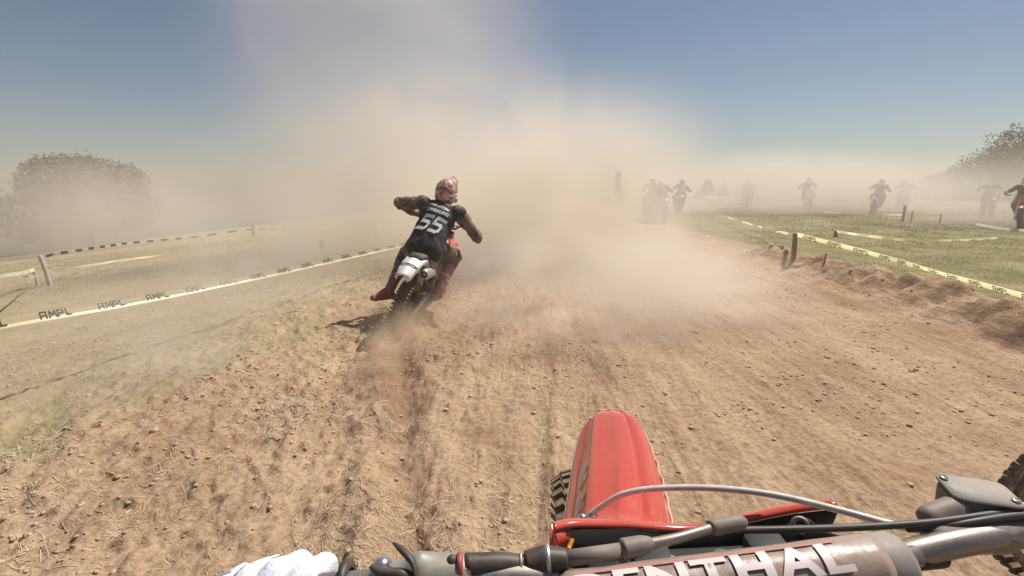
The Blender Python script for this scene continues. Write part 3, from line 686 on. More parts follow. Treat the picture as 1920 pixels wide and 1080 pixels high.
def motorcycle(name, label, group=None, detail=True):
    root = empty(name); tag(root, label, 'motorcycle', group)
    wheel(root, (0, 0, .335), .335, .12, rear=True); 
    wheel(root, (0, 1.48, .35), .35, .095)
    # frame
    bm = bmesh.new()
    for s in (-1, 1):
        tube(bm, [(s*.02, 1.06, .93), (s*.11, .88, .82), (s*.13, .62, .72), (s*.12, .52, .52), (s*.11, .52, .36)], .02)
        tube(bm, [(s*.13, .6, .76), (s*.1, .3, .86), (s*.06, .0, .88)], .012)
        tube(bm, [(s*.12, .52, .46), (s*.1, .25, .62), (s*.07, .08, .82)], .010)
        tube(bm, [(s*.02, 1.07, .84), (s*.05, .98, .5), (s*.07, .9, .3), (s*.09, .56, .3)], .018)
    cone(bm, (0, 1.02, .98), (0, 1.09, .78), .034, .034)
    obj('frame', bm, 'steel', root)
    # engine
    bm = bmesh.new()
    caps(bm, (-.12, .60, .40), (.12, .60, .40), .11, .11); caps(bm, (-.13, .80, .38), (.12, .80, .38), .105, .105)
    caps(bm, (.10, .66, .40), (.15, .66, .40), .09, .085); caps(bm, (-.10, .82, .38), (-.16, .82, .38), .08, .07)
    cone(bm, (0, .82, .40), (0, .88, .70), .085, .085)
    box(bm, (0, .70, .34), (.18, .34, .14)); box(bm, (0, .885, .72), (.17, .15, .09))
    e = fuse('engine', bm, .012, 'engine', root, 3)
    bm = bmesh.new()
    for k in range(7): box(bm, (0, .84+.01*k, .50+.027*k), (.21, .2, .007), Matrix.Rotation(-.2, 3, 'X'))
    obj('cooling_fins', bm, 'engine', e)
    # swingarm and shock
    bm = bmesh.new()
    for s in (-1, 1):
        cone(bm, (s*.09, 0, .335), (s*.085, .5, .40), .022, .034, 8); box(bm, (s*.09, 0, .335), (.02, .1, .05))
    box(bm, (0, .42, .40), (.17, .08, .06)); tube(bm, [(0, .40, .42), (0, .42, .72)], .032)
    obj('swingarm', bm, 'alu', root)
    # chain
    bm = bmesh.new(); lathe(bm, [(-.003, .095), (.003, .095), (.003, .07), (-.003, .07)], (-.075, 0, .335), seg=36)
    for z0, z1 in ((.43, .45), (.24, .33)): box(bm, (-.08, .27, (z0+z1)/2), (.012, .56, .012), Matrix.Rotation(math.atan2(z1-z0, .55), 3, 'X'))
    obj('chain', bm, 'steel', root)
    # exhaust
    bm = bmesh.new()
    tube(bm, [(.03, .96, .66), (.06, 1.0, .50), (.11, .88, .42), (.14, .66, .50), (.14, .44, .64), (.13, .30, .72)], .022, 10)
    x = obj('exhaust_pipe', bm, 'steel', root)
    bm = bmesh.new(); tube(bm, [(.13, .34, .70), (.14, .30, .725), (.145, .0, .79), (.145, -.06, .80)], [.03, .05, .055, .04], 14, flat=.75)
    x2 = obj('muffler', bm, 'alu', root)
    bm = bmesh.new(); lathe(bm, [(0, .036), (.012, .034), (.012, .02), (0, .02)], (.145, -.062, .80), (0, -1, .2), 16); obj('exhaust_tip', bm, 'black', x2)
    # seat
    bm = bmesh.new(); secs = []
    for y, z, w, h in ((.02, .925, .07, .05), (.2, .925, .10, .06), (.45, .915, .12, .07), (.7, .925, .10, .07), (.88, .965, .065, .06), (.96, .995, .045, .04)):
        secs.append([(-w, y, z-h), (-w*1.0, y, z-.02), (-w*.75, y, z), (0, y, z+.008), (w*.75, y, z), (w*1.0, y, z-.02), (w, y, z-h)])
    loft(bm, secs, .02); obj('seat', bm, 'seat', root)
    # tank
    bm = bmesh.new(); ball(bm, (0, .93, .90), (.10, .14, .09)); ball(bm, (0, .80, .88), (.09, .15, .07)); cone(bm, (0, .95, .97), (0, .95, 1.0), .03, .03)
    fuse('fuel_tank', bm, .012, 'black', root, 4)
    for s in (-1, 1):
        bm = bmesh.new()
        secs = [[(s*.09, .70, .90), (s*.12, .70, .84), (s*.13, .70, .76)], [(s*.10, .86, .95), (s*.15, .86, .85), (s*.16, .86, .70)],
                [(s*.11, 1.02, .96), (s*.19, 1.04, .84), (s*.18, 1.02, .66)], [(s*.14, 1.07, .90), (s*.19, 1.10, .82), (s*.19, 1.06, .70)]]
        loft(bm, secs, .006); obj('radiator_shroud', bm, 'red', root)
        bm = bmesh.new(); box(bm, (s*.11, 1.0, .70), (.11, .035, .26), Matrix.Rotation(.1, 3, 'X')); obj('radiator', bm, 'black', root, False, bevel=.006)
        bm = bmesh.new()
        loft(bm, [[(s*.09, .06, .87), (s*.12, .06, .80), (s*.11, .08, .72)], [(s*.12, .28, .89), (s*.155, .28, .80), (s*.14, .28, .66)], [(s*.125, .5, .88), (s*.15, .5, .79), (s*.14, .46, .64)]], .005)
        obj('side_panel', bm, 'white' if s < 0 else 'grey', root)
        bm = bmesh.new(); box(bm, (s*.20, .56, .37), (.10, .05, .015)); cone(bm, (s*.1, .56, .37), (s*.16, .56, .37), .01, .01, 6)
        for k in range(4): box(bm, (s*(.16+.027*k), .56, .381), (.006, .05, .014))
        obj('footpeg', bm, 'steel', root, False)
        # fork leg
        bm = bmesh.new(); tube(bm, [(s*.1, 1.06, 1.02), (s*.1, 1.22, .72)], .029, 14); tube(bm, [(s*.1, 1.20, .76), (s*.1, 1.465, .37)], .024, 14); box(bm, (s*.1, 1.48, .35), (.04, .07, .08))
        f = obj('fork_leg', bm, 'alu', root)
        bm = bmesh.new(); loft(bm, [[(s*.135, 1.25+.25*t, .77-.4*t), (s*.142, 1.285+.25*t, .785-.4*t), (s*.115, 1.31+.25*t, .79-.4*t)] for t in (0, .3, .6, 1)], .004)
        obj('fork_guard', bm, 'white', f)
        bm = bmesh.new(); cone(bm, (s*.1, 1.053, 1.018), (s*.1, 1.045, 1.04), .026, .02, 12); obj('fork_cap', bm, 'alu', f)
    # fenders
    bm = bmesh.new(); secs = []
    for y, z, w in ((-.30, .815, .05), (-.27, .83, .075), (-.14, .885, .09), (.02, .91, .095), (.16, .895, .10), (.26, .87, .10)):
        secs.append([(-w*1.03, y, z-.05), (-w*.92, y, z-.008), (-w*.45, y, z), (-w*.4, y, z+.006), (0, y, z+.01), (w*.4, y, z+.006), (w*.45, y, z), (w*.92, y, z-.008), (w*1.03, y, z-.05)])
    loft(bm, secs, .004); rf = obj('rear_fender', bm, 'white', root)
    bm = bmesh.new(); tube(bm, [(-.095, -.15, .87), (-.05, -.15, .893), (0, -.15, .90), (.05, -.15, .893), (.095, -.15, .87)], .006, 6); obj('fender_seam', bm, 'black', rf)
    bm = bmesh.new(); secs = []
    for y, z, w in ((1.12, .70, .055), (1.22, .755, .07), (1.38, .79, .08), (1.58, .775, .078), (1.74, .725, .07), (1.82, .69, .05)):
        secs.append([(-w*1.1, y, z-.05), (-w, y, z-.012), (-w*.4, y, z+.0), (0, y, z+.012), (w*.4, y, z+.0), (w, y, z-.012), (w*1.1, y, z-.05)])
    loft(bm, secs, .004); obj('front_fender', bm, 'red', root)
    # clamps, bars, plate
    bm = bmesh.new(); box(bm, (0, 1.045, 1.01), (.26, .075, .03)); box(bm, (0, 1.115, .84), (.25, .07, .04)); obj('triple_clamp', bm, 'black', root, False, bevel=.008)
    bm = bmesh.new(); tube(bm, [(-.40, .92, 1.135), (-.22, 1.0, 1.13), (-.12, 1.03, 1.06), (0, 1.03, 1.055), (.12, 1.03, 1.06), (.22, 1.0, 1.13), (.40, .92, 1.135)], .0125, 10)
    tube(bm, [(-.18, 1.01, 1.112), (.18, 1.01, 1.112)], .008)
    hb = obj('handlebar', bm, 'steel', root)
    for s in (-1, 1):
        bm = bmesh.new(); tube(bm, [(s*.28, .975, 1.132), (s*.405, .918, 1.135)], .017); obj('grip', bm, 'black', hb)
        bm = bmesh.new(); tube(bm, [(s*.24, 1.02, 1.125), (s*.28, 1.045, 1.12), (s*.38, 1.0, 1.115)], .006, 8); obj('lever', bm, 'alu', hb)
    bm = bmesh.new(); tube(bm, [(-.09, 1.02, 1.115), (.09, 1.02, 1.115)], .026, 12); obj('bar_pad', bm, 'red', hb)
    bm = bmesh.new(); loft(bm, [[(-.10+.2*i/6, 1.13+.05*(1-(i/3-1)**2)+.035*k, 1.09-.075*k+(.02 if k == 0 else 0)*(1-(i/3-1)**2)) for i in range(7)] for k in range(4)], .004)
    np_ = obj('number_plate', bm, 'red', root)
    return root

# ------------------------------------------------------------ rider: sits on the prototype in its own frame
def rider(name, label, group=None, J=None, texts=False, helmet='helmet', vox=.011):
    j = dict(pel=(0, .40, .98), chest=(0, .60, 1.24), neck=(0, .72, 1.40), head=(0, .79, 1.50),
             lsh=(-.20, .68, 1.34), rsh=(.20, .68, 1.34), lel=(-.50, .70, 1.26), rel=(.43, .70, 1.08), lha=(-.35, .935, 1.145), rha=(.35, .935, 1.145),
             lhi=(-.10, .42, .95), rhi=(.10, .42, .95), lkn=(-.25, .84, .80), rkn=(.24, .84, .80), lan=(-.20, .52, .46), ran=(.18, .56, .47),
             lto=(-.24, .72, .38), rto=(.20, .76, .38))
    if J: j.update(J)
    j = {k: Vector(v) for k, v in j.items()}
    root = empty(name); tag(root, label, 'person', group)
    sp = (j['chest']-j['pel']).normalized(); face = Vector((0, 1, 0))
    bk = Vector((0, 1, 0)).cross(sp)
    rot = Matrix((Vector((1, 0, 0)), sp.cross(Vector((1, 0, 0))).normalized()*1, sp)).transposed()
    # body (one continuous surface)
    bm = bmesh.new()
    ball(bm, j['pel'], (.165, .12, .12), rot); ball(bm, (j['pel']+j['chest'])/2, (.145, .105, .17), rot); ball(bm, j['chest'], (.175, .115, .16), rot)
    ball(bm, j['chest'].lerp(j['neck'], .55), (.16, .09, .08), rot)
    caps(bm, j['neck']-V3(0, .03, .05), j['head']-V3(0, 0, .05), .06, .055); ball(bm, j['head'], (.075, .095, .11))
    for s in 'lr':
        caps(bm, j[s+'sh'], j[s+'el'], .062, .045); caps(bm, j[s+'el'], j[s+'ha'], .045, .03)
        caps(bm, j[s+'hi'], j[s+'kn'], .088, .06); caps(bm, j[s+'kn'], j[s+'an'], .058, .04); caps(bm, j[s+'an'], j[s+'to'], .042, .032)
    body = fuse('body', bm, vox*1.2, 'skin', root, 5)
    # shirt with sleeves
    bm = bmesh.new()
    ball(bm, j['chest'], (.185, .125, .165), rot); ball(bm, j['chest'].lerp(j['neck'], .6), (.16, .10, .08), rot); ball(bm, (j['pel']+j['chest'])/2, (.155, .115, .17), rot)
    for s in 'lr':
        caps(bm, j[s+'sh'], j[s+'el'], .078, .060, 18); caps(bm, j[s+'el'], j[s+'el'].lerp(j[s+'ha'], .82), .060, .042, 18)
    fuse('shirt', bm, vox, 'sleeve', root, 4, .018, 17)
    # sleeveless race bib over it, hanging a little past the belt
    bm = bmesh.new(); dn = j['pel']-sp*.10
    ball(bm, j['chest'], (.205, .145, .18), rot, 24); ball(bm, (j['pel']+j['chest'])/2, (.19, .145, .2), rot, 24); ball(bm, j['pel'], (.20, .15, .15), rot, 24); caps(bm, j['pel']+sp*.12+V3(0, -.03, 0), j['pel']-sp*.05+V3(0, -.045, 0), .135, .13, 18); caps(bm, j['pel']+sp*.10+V3(-.07, -.03, 0), j['pel']-sp*.05+V3(-.08, -.04, 0), .12, .12, 18); caps(bm, j['pel']+sp*.10+V3(.07, -.03, 0), j['pel']-sp*.05+V3(.08, -.04, 0), .12, .12, 18)
    ball(bm, j['chest'].lerp(j['neck'], .55), (.175, .115, .085), rot, 24)
    for s in 'lr': caps(bm, j[s+'sh']*.9+j['chest']*.1+V3(0, 0, .0), j[s+'sh'].lerp(j[s+'el'], .06), .088, .080, 18)
    bib = fuse('race_bib', bm, vox, 'bib', root, 4, .015, 9)
    # trousers, boots, gloves
    bm = bmesh.new(); ball(bm, j['pel']-V3(0, 0, .03), (.185, .14, .12), rot)
    for s in 'lr':
        caps(bm, j[s+'hi'], j[s+'kn'], .112, .082, 18); caps(bm, j[s+'kn'], j[s+'kn'].lerp(j[s+'an'], .55), .080, .068, 18)
    fuse('trousers', bm, vox, 'pants', root, 4, .018, 15)
    for s in 'lr':
        kn, an, to = j[s+'kn'], j[s+'an'], j[s+'to']; d = (to-an); fo = Vector((d.x, d.y, 0)).normalized() if abs(d.y)+abs(d.x) > .02 else Vector((0, 1, 0))
        heel = an-V3(0, 0, .07)-fo*.045; ball_ = to-V3(0, 0, .02)
        bm = bmesh.new(); caps(bm, kn.lerp(an, .38), an, .070, .055, 16); caps(bm, heel+V3(0, 0, .01), to, .042, .04, 16); caps(bm, an, to, .055, .036, 16)
        caps(bm, to, to+fo*.02, .038, .03, 14)
        bt = fuse('boot', bm, vox*.8, 'boot', root, 4)
        bm = bmesh.new()
        for t in (.62,):
            c = kn.lerp(an, t); ax = (an-kn).normalized(); lathe(bm, [(-.012, .073-.012*t), (.012, .073-.012*t), (.012, .05), (-.012, .05)], c, ax, 20)
        obj('boot_strap', bm, 'bootw', bt)
        # glove: palm, four curled fingers and a thumb round the grip
        sg = -1 if s == 'l' else 1; h = j[s+'ha']; g = Vector((sg*.9, -.4, 0)).normalized(); g = g if True else g
        back = (j[s+'el']-h).normalized(); fwd = -back
        bm = bmesh.new(); up = V3(0, 0, 1)
        for k in range(4):
            c = h+g*(-.036+.024*k)
            r0 = (.0125, .0135, .013, .011)[k]
            p1 = c+up*.026+fwd*-.012; p2 = c+up*.022+V3(0, .036, 0)*(1-.04*k); p3 = c+V3(0, .046, -.012); p4 = c+V3(0, .026, -.036)*(1-.03*k)
            caps(bm, p1, p2, r0*1.1, r0, 8); caps(bm, p2, p3, r0, r0*.95, 8); caps(bm, p3, p4, r0*.95, r0*.8, 8)
        ball(bm, h+up*.012+back*.025, (.05, .045, .024), Matrix.Rotation(sg*.3, 3, 'Z'))
        caps(bm, h+back*.03, h+back*.085, .034, .038, 12)
        t0 = h-g*.045+back*.03; caps(bm, t0, h-g*.055+V3(0, .01, -.02), .014, .012, 8); caps(bm, h-g*.055+V3(0, .01, -.02), h-g*.03+V3(0, .03, -.034), .012, .010, 8)
        fuse('glove', bm, .0055, 'glove' if s == 'r' else 'sleeve', root, 2)
    # helmet
    hd = j['head']+V3(0, .01, .015); bm = bmesh.new()
    ball(bm, hd, (.125, .150, .138), seg=24); ball(bm, hd-V3(0, .02, .06), (.118, .135, .10), seg=24)
    caps(bm, hd+V3(-.09, .10, -.09), hd+V3(-.035, .19, -.10), .035, .028); caps(bm, hd+V3(.09, .10, -.09), hd+V3(.035, .19, -.10), .035, .028); caps(bm, hd+V3(-.035, .19, -.10), hd+V3(.035, .19, -.10), .028, .028)
    he = fuse('helmet', bm, .008, helmet, root, 4)
    bm = bmesh.new(); loft(bm, [[hd+V3(x*(1-.15*k), .07+.05*k, .115+.012*k-abs(x)*abs(x)*4) for x in (-.10, -.05, 0, .05, .10)] for k in range(4)], .005); obj('visor', bm, helmet, he)
    bm = bmesh.new(); secs = []
    for k in range(21):
        a = math.pi*(k/20)*1.0; c_, s_ = math.cos(a), math.sin(a)
        secs.append([hd+V3(c_*.130, -s_*.155+.01, .008+.0*s_), hd+V3(c_*.130, -s_*.157+.01, -.018), hd+V3(c_*.128, -s_*.153+.01, -.036)])
    loft(bm, secs, .004); obj('goggle_strap', bm, 'letter', he)
    bm = bmesh.new(); tube(bm, [hd+V3(-.127, 0, .045), hd+V3(-.09, -.105, .062), hd+V3(0, -.145, .07), hd+V3(.09, -.10, .04), hd+V3(.125, -.02, .01)], .0045, 6); obj('helmet_stripe', bm, 'bootw', he)
    if texts:
        c = j['chest']; xd = V3(1, 0, -.04); yd = sp
        decal('number_print', None, .165, c-sp*.150, xd, yd, bib, 'letter', bib, .007, bm=strokes('55', .165, .12, .30, .62))
        decal('name_print', 'NEWTON', .052, c+sp*.072+V3(.012, 0, 0), xd, yd, bib, 'letter', bib, .004, wx=.86, offset=.03, shear=.35)
        decal('name_print', 'LANDFLING', .056, c+sp*.008+V3(.012, 0, 0), xd, yd, bib, 'letter', bib, .004, wx=.78, offset=.035, shear=.35)
    return root

def place(o, loc, yaw=0, lean=0, pitch=0):
    o.rotation_mode = 'QUATERNION'
    m = Matrix.Rotation(-yaw, 4, 'Z') @ Matrix.Rotation(lean, 4, 'Y') @ Matrix.Rotation(pitch, 4, 'X')
    o.rotation_quaternion = m.to_quaternion(); o.location = loc
moto = motorcycle('motorcycle', 'dusty motocross bike with white rear fender ridden by number 55', 'motocross bikes on the track')
man = rider('person', 'rider in a black bib numbered 55, leaning right with left elbow out', 'riders on the track',
            dict(lan=(-.31, .36, .36), lto=(-.43, .26, .27), lkn=(-.31, .74, .70), lel=(-.47, .66, 1.27), rel=(.47, .68, 1.12)), texts=True)
LX, LY = -1.19, 4.72
B55 = (LX, LY, Hs(LX, LY)-.10)
for o in (moto, man): place(o, B55, R(6), R(14.5), R(5))

# plain rider for the others
man2 = rider('person', 'x', 'riders on the track', dict(lel=(-.40, .64, 1.10), rel=(.42, .66, 1.12), chest=(.01, .62, 1.22), neck=(0, .76, 1.36), head=(0, .84, 1.46), lsh=(-.19, .72, 1.30), rsh=(.19, .72, 1.31)), False, 'helmetw', .02)
man3 = rider('person', 'x', 'riders on the track', dict(pel=(.05, .30, 1.12), chest=(.02, .58, 1.33), neck=(0, .72, 1.44), head=(0, .80, 1.52), lsh=(-.2, .68, 1.38), rsh=(.2, .68, 1.38), lhi=(-.06, .33, 1.08), rhi=(.14, .33, 1.08), lel=(-.37, .68, 1.16), rel=(.45, .70, 1.2)), False, 'helmetw', .02)
def swap(root, d):
    for o in [root]+list(root.children_recursive):
        if o.type != 'MESH': continue
        k = o.name.split('.')[0]
        if k in d:
            for sl in o.material_slots: sl.link = 'OBJECT'; sl.material = M[d[k]]
M['shirtb'] = mat('blue_cloth', (.05, .08, .2), .9, dust=.3); M['shirtg'] = mat('grey_cloth', (.15, .15, .16), .9, dust=.3)
M['shirtr'] = mat('maroon_cloth', (.12, .03, .04), .9, dust=.3); M['helmetb'] = mat('blue_helmet', (.06, .12, .3), .25, dust=.1, coat=.5)
far = [ # px, py ground, yaw, lean, helmet, bib, labels
    (1216, 404, 8, 4, 'helmet', 'shirtr', 'faint hunched rider at the left of the distant pack', 'faint bike at the left of the distant pack'),
    (1240, 412, 4, -3, 'helmetw', 'bib', 'white helmeted rider in the middle of the distant pack', 'largest bike in the middle of the distant pack'),
    (1268, 397, 12, 7, 'helmetb', 'shirtg', 'blue helmeted grey rider at the right of the distant pack', 'bike at the right of the distant pack'),
    (1400, 382, 208, 4, 'helmetw', 'shirtb', 'rider with a white helmet behind the white crest tape', 'bike behind the white crest tape'),
    (1512, 386, 205, 5, 'helmetw', 'shirtg', 'rider in grey above the dashed crest tape, left of two', 'bike above the dashed crest tape, left of two'),
    (1636, 392, 222, -6, 'helmetw', 'shirtg', 'broad rider with shiny white helmet above the angled tape', 'bike above the angled tape, right of two'),
    (1688, 394, 30, 0, 'helmet', 'bib', 'dark hazy rider above the two stakes on the right', 'hazy bike above the two stakes on the right'),
    (1846, 415, 215, 0, 'helmet', 'bib', 'shadowy rider lost in the dust before the right trees', 'shadowy bike in the dust before the right trees'),
    (1924, 442, 232, 6, 'helmetw', 'shirtr', 'closest rider at the right edge with a white helmet', 'bike cut off by the right edge under a white helmet'),
]
first = True
for px, py, yaw, lean, hm, bb, l1, l2 in far:
    p = G(px, py); d = (p-CO).dot(FW)
    # figures stand where their height in the photo puts them
    hh = {1216: 19, 1240: 18, 1268: 22, 1400: 27, 1512: 25, 1636: 23, 1688: 25, 1846: 22, 1924: 15.5}[px]
    x = (px-960)/FPX*hh; y = hh/math.cos(PITCH)*.985
    loc = (x, y, Hs(x, y))
    if px in (1216, 1512, 1924): m2 = man3 if px == 1216 else copy_tree(man3)
    else: m2 = man2 if first else copy_tree(man2); first = False
    b2 = copy_tree(moto)
    m2['label'] = l1; b2['label'] = l2
    swap(m2, {'helmet': hm, 'visor': hm, 'race_bib': bb, 'shirt': bb})
    off = Matrix.Rotation(-R(yaw), 4, 'Z') @ Vector((0, .6, 0))
    for o in (m2, b2): place(o, (loc[0]-off.x, loc[1]-off.y, loc[2]), R(yaw), R(lean))
M['caplid'] = mat('matt_grey_lid', (.30, .285, .27), .5, dust=.35)
# ------------------------------------------------------------ the bike carrying the camera
own = copy_tree(moto); own['label'] = 'red motocross bike in the foreground, seen over its handlebar'; own['group'] = 'motocross bikes on the track'
yaw0 = R(2)
dropk = ('front_fender', 'number_plate', 'handlebar', 'grip', 'lever', 'bar_pad', 'triple_clamp', 'fork_guard', 'fork_cap', 'radiator_shroud', 'fork_leg')
for o in list(own.children_recursive):
    if o.name.split('.')[0] in dropk: bpy.data.objects.remove(o)
h_ = Matrix.Rotation(-yaw0, 4, 'Z') @ Vector((0, 1.48, 0))
place(own, (.200-h_.x, .93-h_.y, .0), yaw0, R(-2), R(0))
for o in own.children:
    if o.name.startswith('front_wheel'): o.location = (-.014, 1.55, .385)
bpy.context.view_layer.update()
OW = own.matrix_world.copy()
def ow(name, bm, m, par=None, smooth=True, bevel=0):
    return obj(name, bm, m, par or own, smooth, world=OW, bevel=bevel)
for sx in (-1, 1):
    bm = bmesh.new(); tube(bm, [(sx*.085, 1.12, .92), (sx*.09, 1.27, .74)], .027, 14); tube(bm, [(sx*.09, 1.25, .76), (sx*.092, 1.54, .40)], .022, 14); box(bm, (sx*.092, 1.55, .38), (.035, .06, .07))
    obj('fork_leg', bm, 'gold', own)
# front fender, crown with two folds, side walls and lips
bm = bmesh.new(); secs = []
spine = [(1168, 1040, .60, 1.0, 1.0), (1163, 985, .705, 1.0, 1.0), (1163, 940, .76, 1.0, 1.0), (1161, 890, .83, .99, 1.0), (1158, 845, .91, .96, .95), (1153, 805, .99, .88, .8), (1149, 781, 1.045, .76, .6), (1146, 771, 1.075, .52, .3)]
for px, py, d, w, h in spine:
    c = P(px, py, d); a = .080*w
    hv = Vector((math.cos(yaw0), -math.sin(yaw0), -.04)).normalized(); uv = Vector((0, 0, 1))
    prof = [(-1.16, -.078), (-1.14, -.070), (-1.00, -.066), (-.95, -.060), (-.70, -.004), (-.64, .004), (-.5, .006), (-.1, .010), (-.06, .0135), (.0, .0145), (.31, .013), (.37, .0115), (.405, -.001), (.47, .006), (.78, .001), (.92, -.012), (1.0, -.034), (1.06, -.046), (1.12, -.05)]
    secs.append([c+hv*(x*a)+uv*(z*h) for x, z in prof])
sm = []
for i in range(len(secs[0])):
    sm.append(smoothpath([s[i] for s in secs], 5))
secs = [[sm[i][k] for i in range(len(sm))] for k in range(len(sm[0]))]
loft(bm, secs, .0028); fen = ow('front_fender', bm, 'fender')
M['frayed'] = mat('scuffed_pale_edge', (.66, .5, .4), .7, dust=.4, var=.4, vscale=60)
bm = bmesh.new(); e0 = [s[-1] for s in secs]
tube(bm, [p+Vector((.0012*math.sin(k*1.9), 0, .001*math.cos(k*2.3))) for k, p in enumerate(e0[8:]+secs[-1][::-1])], .0022, 6, 2); ow('worn_edge', bm, 'frayed', fen)
bm = bmesh.new(); e0 = [s[0] for s in secs]
tube(bm, e0[6:], .0024, 6, 2); ow('worn_edge', bm, 'frayed', fen)
# print on the shaded side wall: two white letters
def wall(px, py, d): return P(px, py, d)
bm = bmesh.new()
side = [(s[3], s[4]) for s in secs]
def onside(k, t):
    i = int(k); f = k-i; a = side[i][0].lerp(side[i+1][0], f); b = side[i][1].lerp(side[i+1][1], f); p = a.lerp(b, t)
    n = (side[i+1][0]-side[i][0]).cross(side[i][1]-side[i][0]).normalized(); n = n if n.x < 0 else -n
    return p+n*.004
for k0, k1, t0, t1 in ((10.2, 14.0, .30, .42), (10.2, 11.0, .30, .85), (12.0, 12.8, .30, .85), (10.2, 12.8, .75, .87), (15.2, 18.6, .30, .42), (15.2, 15.9, .3, .85), (17.6, 18.3, .3, .85), (15.2, 18.3, .75, .87)):
    loft(bm, [[onside(k0+(k1-k0)*q/4, t0), onside(k0+(k1-k0)*q/4, t1)] for q in range(5)])
ow('side_print', bm, 'letter', fen, smooth=False)

# number plate seen from behind: red rim, black inside
M['inner'] = mat('black_plate_back', (.012, .012, .014), .6, dust=.02)
bm = bmesh.new(); secs = []; secs2 = []; secs3 = []
top = [(1040, 984, .488), (1062, 979, .497), (1095, 977, .505), (1180, 979, .53), (1260, 986, .54), (1330, 984, .54), (1410, 966, .54), (1490, 950, .535), (1568, 941, .52)]
tp = smoothpath([P(*q) for q in top], 5)
nT = len(tp)
for k, p in enumerate(tp):
    u = k/(nT-1); dn = .15*(.45+.55*math.sin(math.pi*min(1, max(0, u*1.02)))**.5)
    f = Vector((.0, .035, 0)); back = Vector((0, -.012, -.002)); 
    if u < .12: back = Vector((.0, -.006, -.02)); dn *= .35+u*5; f = Vector((0, .012, 0))
    secs.append([p+Vector((0, -.005, -.0035)), p, p+Vector((0, .010, -.004)), p+f+Vector((0, 0, -.03)), p+f*1.6+Vector((0, 0, -dn*.6)), p+f*1.8+Vector((0, 0, -dn))])
    if u > .10: secs2.append([p+Vector((0, -.004, -.006)), p+Vector((0, .004, -dn*.5)), p+f*1.1+Vector((0, .0, -dn*1.0))])
    if u <= .16: secs3.append([p+Vector((0, -.004, -.004)), p+Vector((.002, -.008, -.016)), p+Vector((.006, -.004, -.032))])
loft(bm, secs, .003); plate = ow('number_plate', bm, 'fender')
bm = bmesh.new(); loft(bm, secs2, .002); ow('plate_back', bm, 'inner', plate)
bm = bmesh.new(); loft(bm, secs3, .004); ow('plate_corner', bm, 'red', plate)
# dark clamp block, risers and bolts between plate and pad
bm = bmesh.new()
cb = P(1330, 1075, .47)
q = Matrix.Rotation(-yaw0, 3, 'Z') @ Matrix.Rotation(R(-5), 3, 'Y')
box(bm, cb+Vector((0, .0, -.02)), (.235, .07, .035), q); box(bm, P(1230, 1058, .46)+Vector((0, 0, -.02)), (.04, .05, .05), q); box(bm, P(1450, 1035, .47)+Vector((0, 0, -.02)), (.04, .05, .05), q)
box(bm, P(1330, 1040, .50)+Vector((0, 0, -.035)), (.22, .05, .05), q)
tc_ = ow('triple_clamp', bm, 'inner', bevel=.008)
for px, py, d, r in ((1252, 1055, .455, .0135), (1357, 1041, .475, .010), (1452, 1028, .47, .012), (1168, 1049, .44, .005)):
    bm = bmesh.new(); c = P(px, py, d); lathe(bm, [(0, 0.001), (0, r), (-.004, r*1.1), (-.014, r*1.1), (-.014, .001)], c, (0, 0.1, 1), 18, False)
    ow('clamp_bolt', bm, 'alu' if px != 1357 else 'steel', tc_)
bm = bmesh.new(); caps(bm, P(1500, 1012, .50), P(1515, 1045, .49), .017, .016); lathe(bm, [(0, .006), (.004, .010), (.004, .014), (0, .014)], P(1506, 996, .50), (-.1, -.8, .5), 20)
ow('fork_top', bm, 'inner', tc_)
bm = bmesh.new(); lathe(bm, [(0, .004), (.003, .006), (.003, .009), (0, .009)], P(1500, 985, .49), (-.3, -.8, .6), 20); ow('fork_adjuster', bm, 'steel', tc_)
bm = bmesh.new(); tube(bm, [P(1500, 1000, .49), P(1545, 1000, .48), P(1590, 1012, .47)], [.006, .005, .002], 8); ow('wire', bm, 'black', tc_)

# handlebar
bm = bmesh.new()
tube(bm, [P(250, 1150, .43), P(560, 1108, .42), P(800, 1092, .42), P(1010, 1082, .425), P(1120, 1112, .445), P(1240, 1150, .46), P(1420, 1140, .465), P(1560, 1085, .455), P(1700, 1040, .445), P(1850, 1008, .45), P(2050, 985, .47), P(2250, 965, .49)], .0125, 14)
tube(bm, [P(1085, 1130, .415), P(1720, 1042, .425)], .0085, 12)
bar = ow('handlebar', bm, 'steel')
# bar pad with lettering
M['padshell'] = mat('worn_clear_pad_cover', (.34, .25, .205), .25, dust=.3, var=.35, vscale=22, coat=.6, bump=.35, bscale=50)
M['padletter'] = mat('pinkish_white_print', (.78, .66, .62), .35, dust=.12, coat=.5, var=.1)
M['padred'] = mat('faded_red_print', (.5, .19, .17), .35, dust=.25, coat=.4)
a0 = P(1040, 1138, .405); a1 = P(1640, 1060, .415); ax = (a1-a0).normalized()
bm = bmesh.new(); Lp = (a1-a0).length; prof = []
nn_ = 40
def padr(s): return .0255*min(1, math.sqrt(max(0, min(1, (s+.002)/.02)*(2-min(1, (s+.002)/.02)))))+.0003*math.sin(s*90)
u0 = (Vector((0, 0, 1))-ax*ax.z).normalized(); v0 = ax.cross(u0)
rings = []
for k in range(nn_+1):
    s = Lp*k/nn_; r = padr(s)*(1+.02*mnoise.noise(Vector((s*30, 0, 0))))
    rings.append([bm.verts.new(a0+ax*s+(u0*math.cos(t)+v0*math.sin(t))*r*(1+.018*mnoise.noise(Vector((s*25, math.cos(t)*2, math.sin(t)*2))))) for t in [2*math.pi*i/32 for i in range(32)]])
for A, B in zip(rings, rings[1:]):
    for i in range(32): bm.faces.new((A[i], A[(i+1) % 32], B[(i+1) % 32], B[i]))
bm.faces.new(rings[0][::-1]); bm.faces.new(rings[-1])
pad = ow('bar_pad', bm, 'padshell', bar)
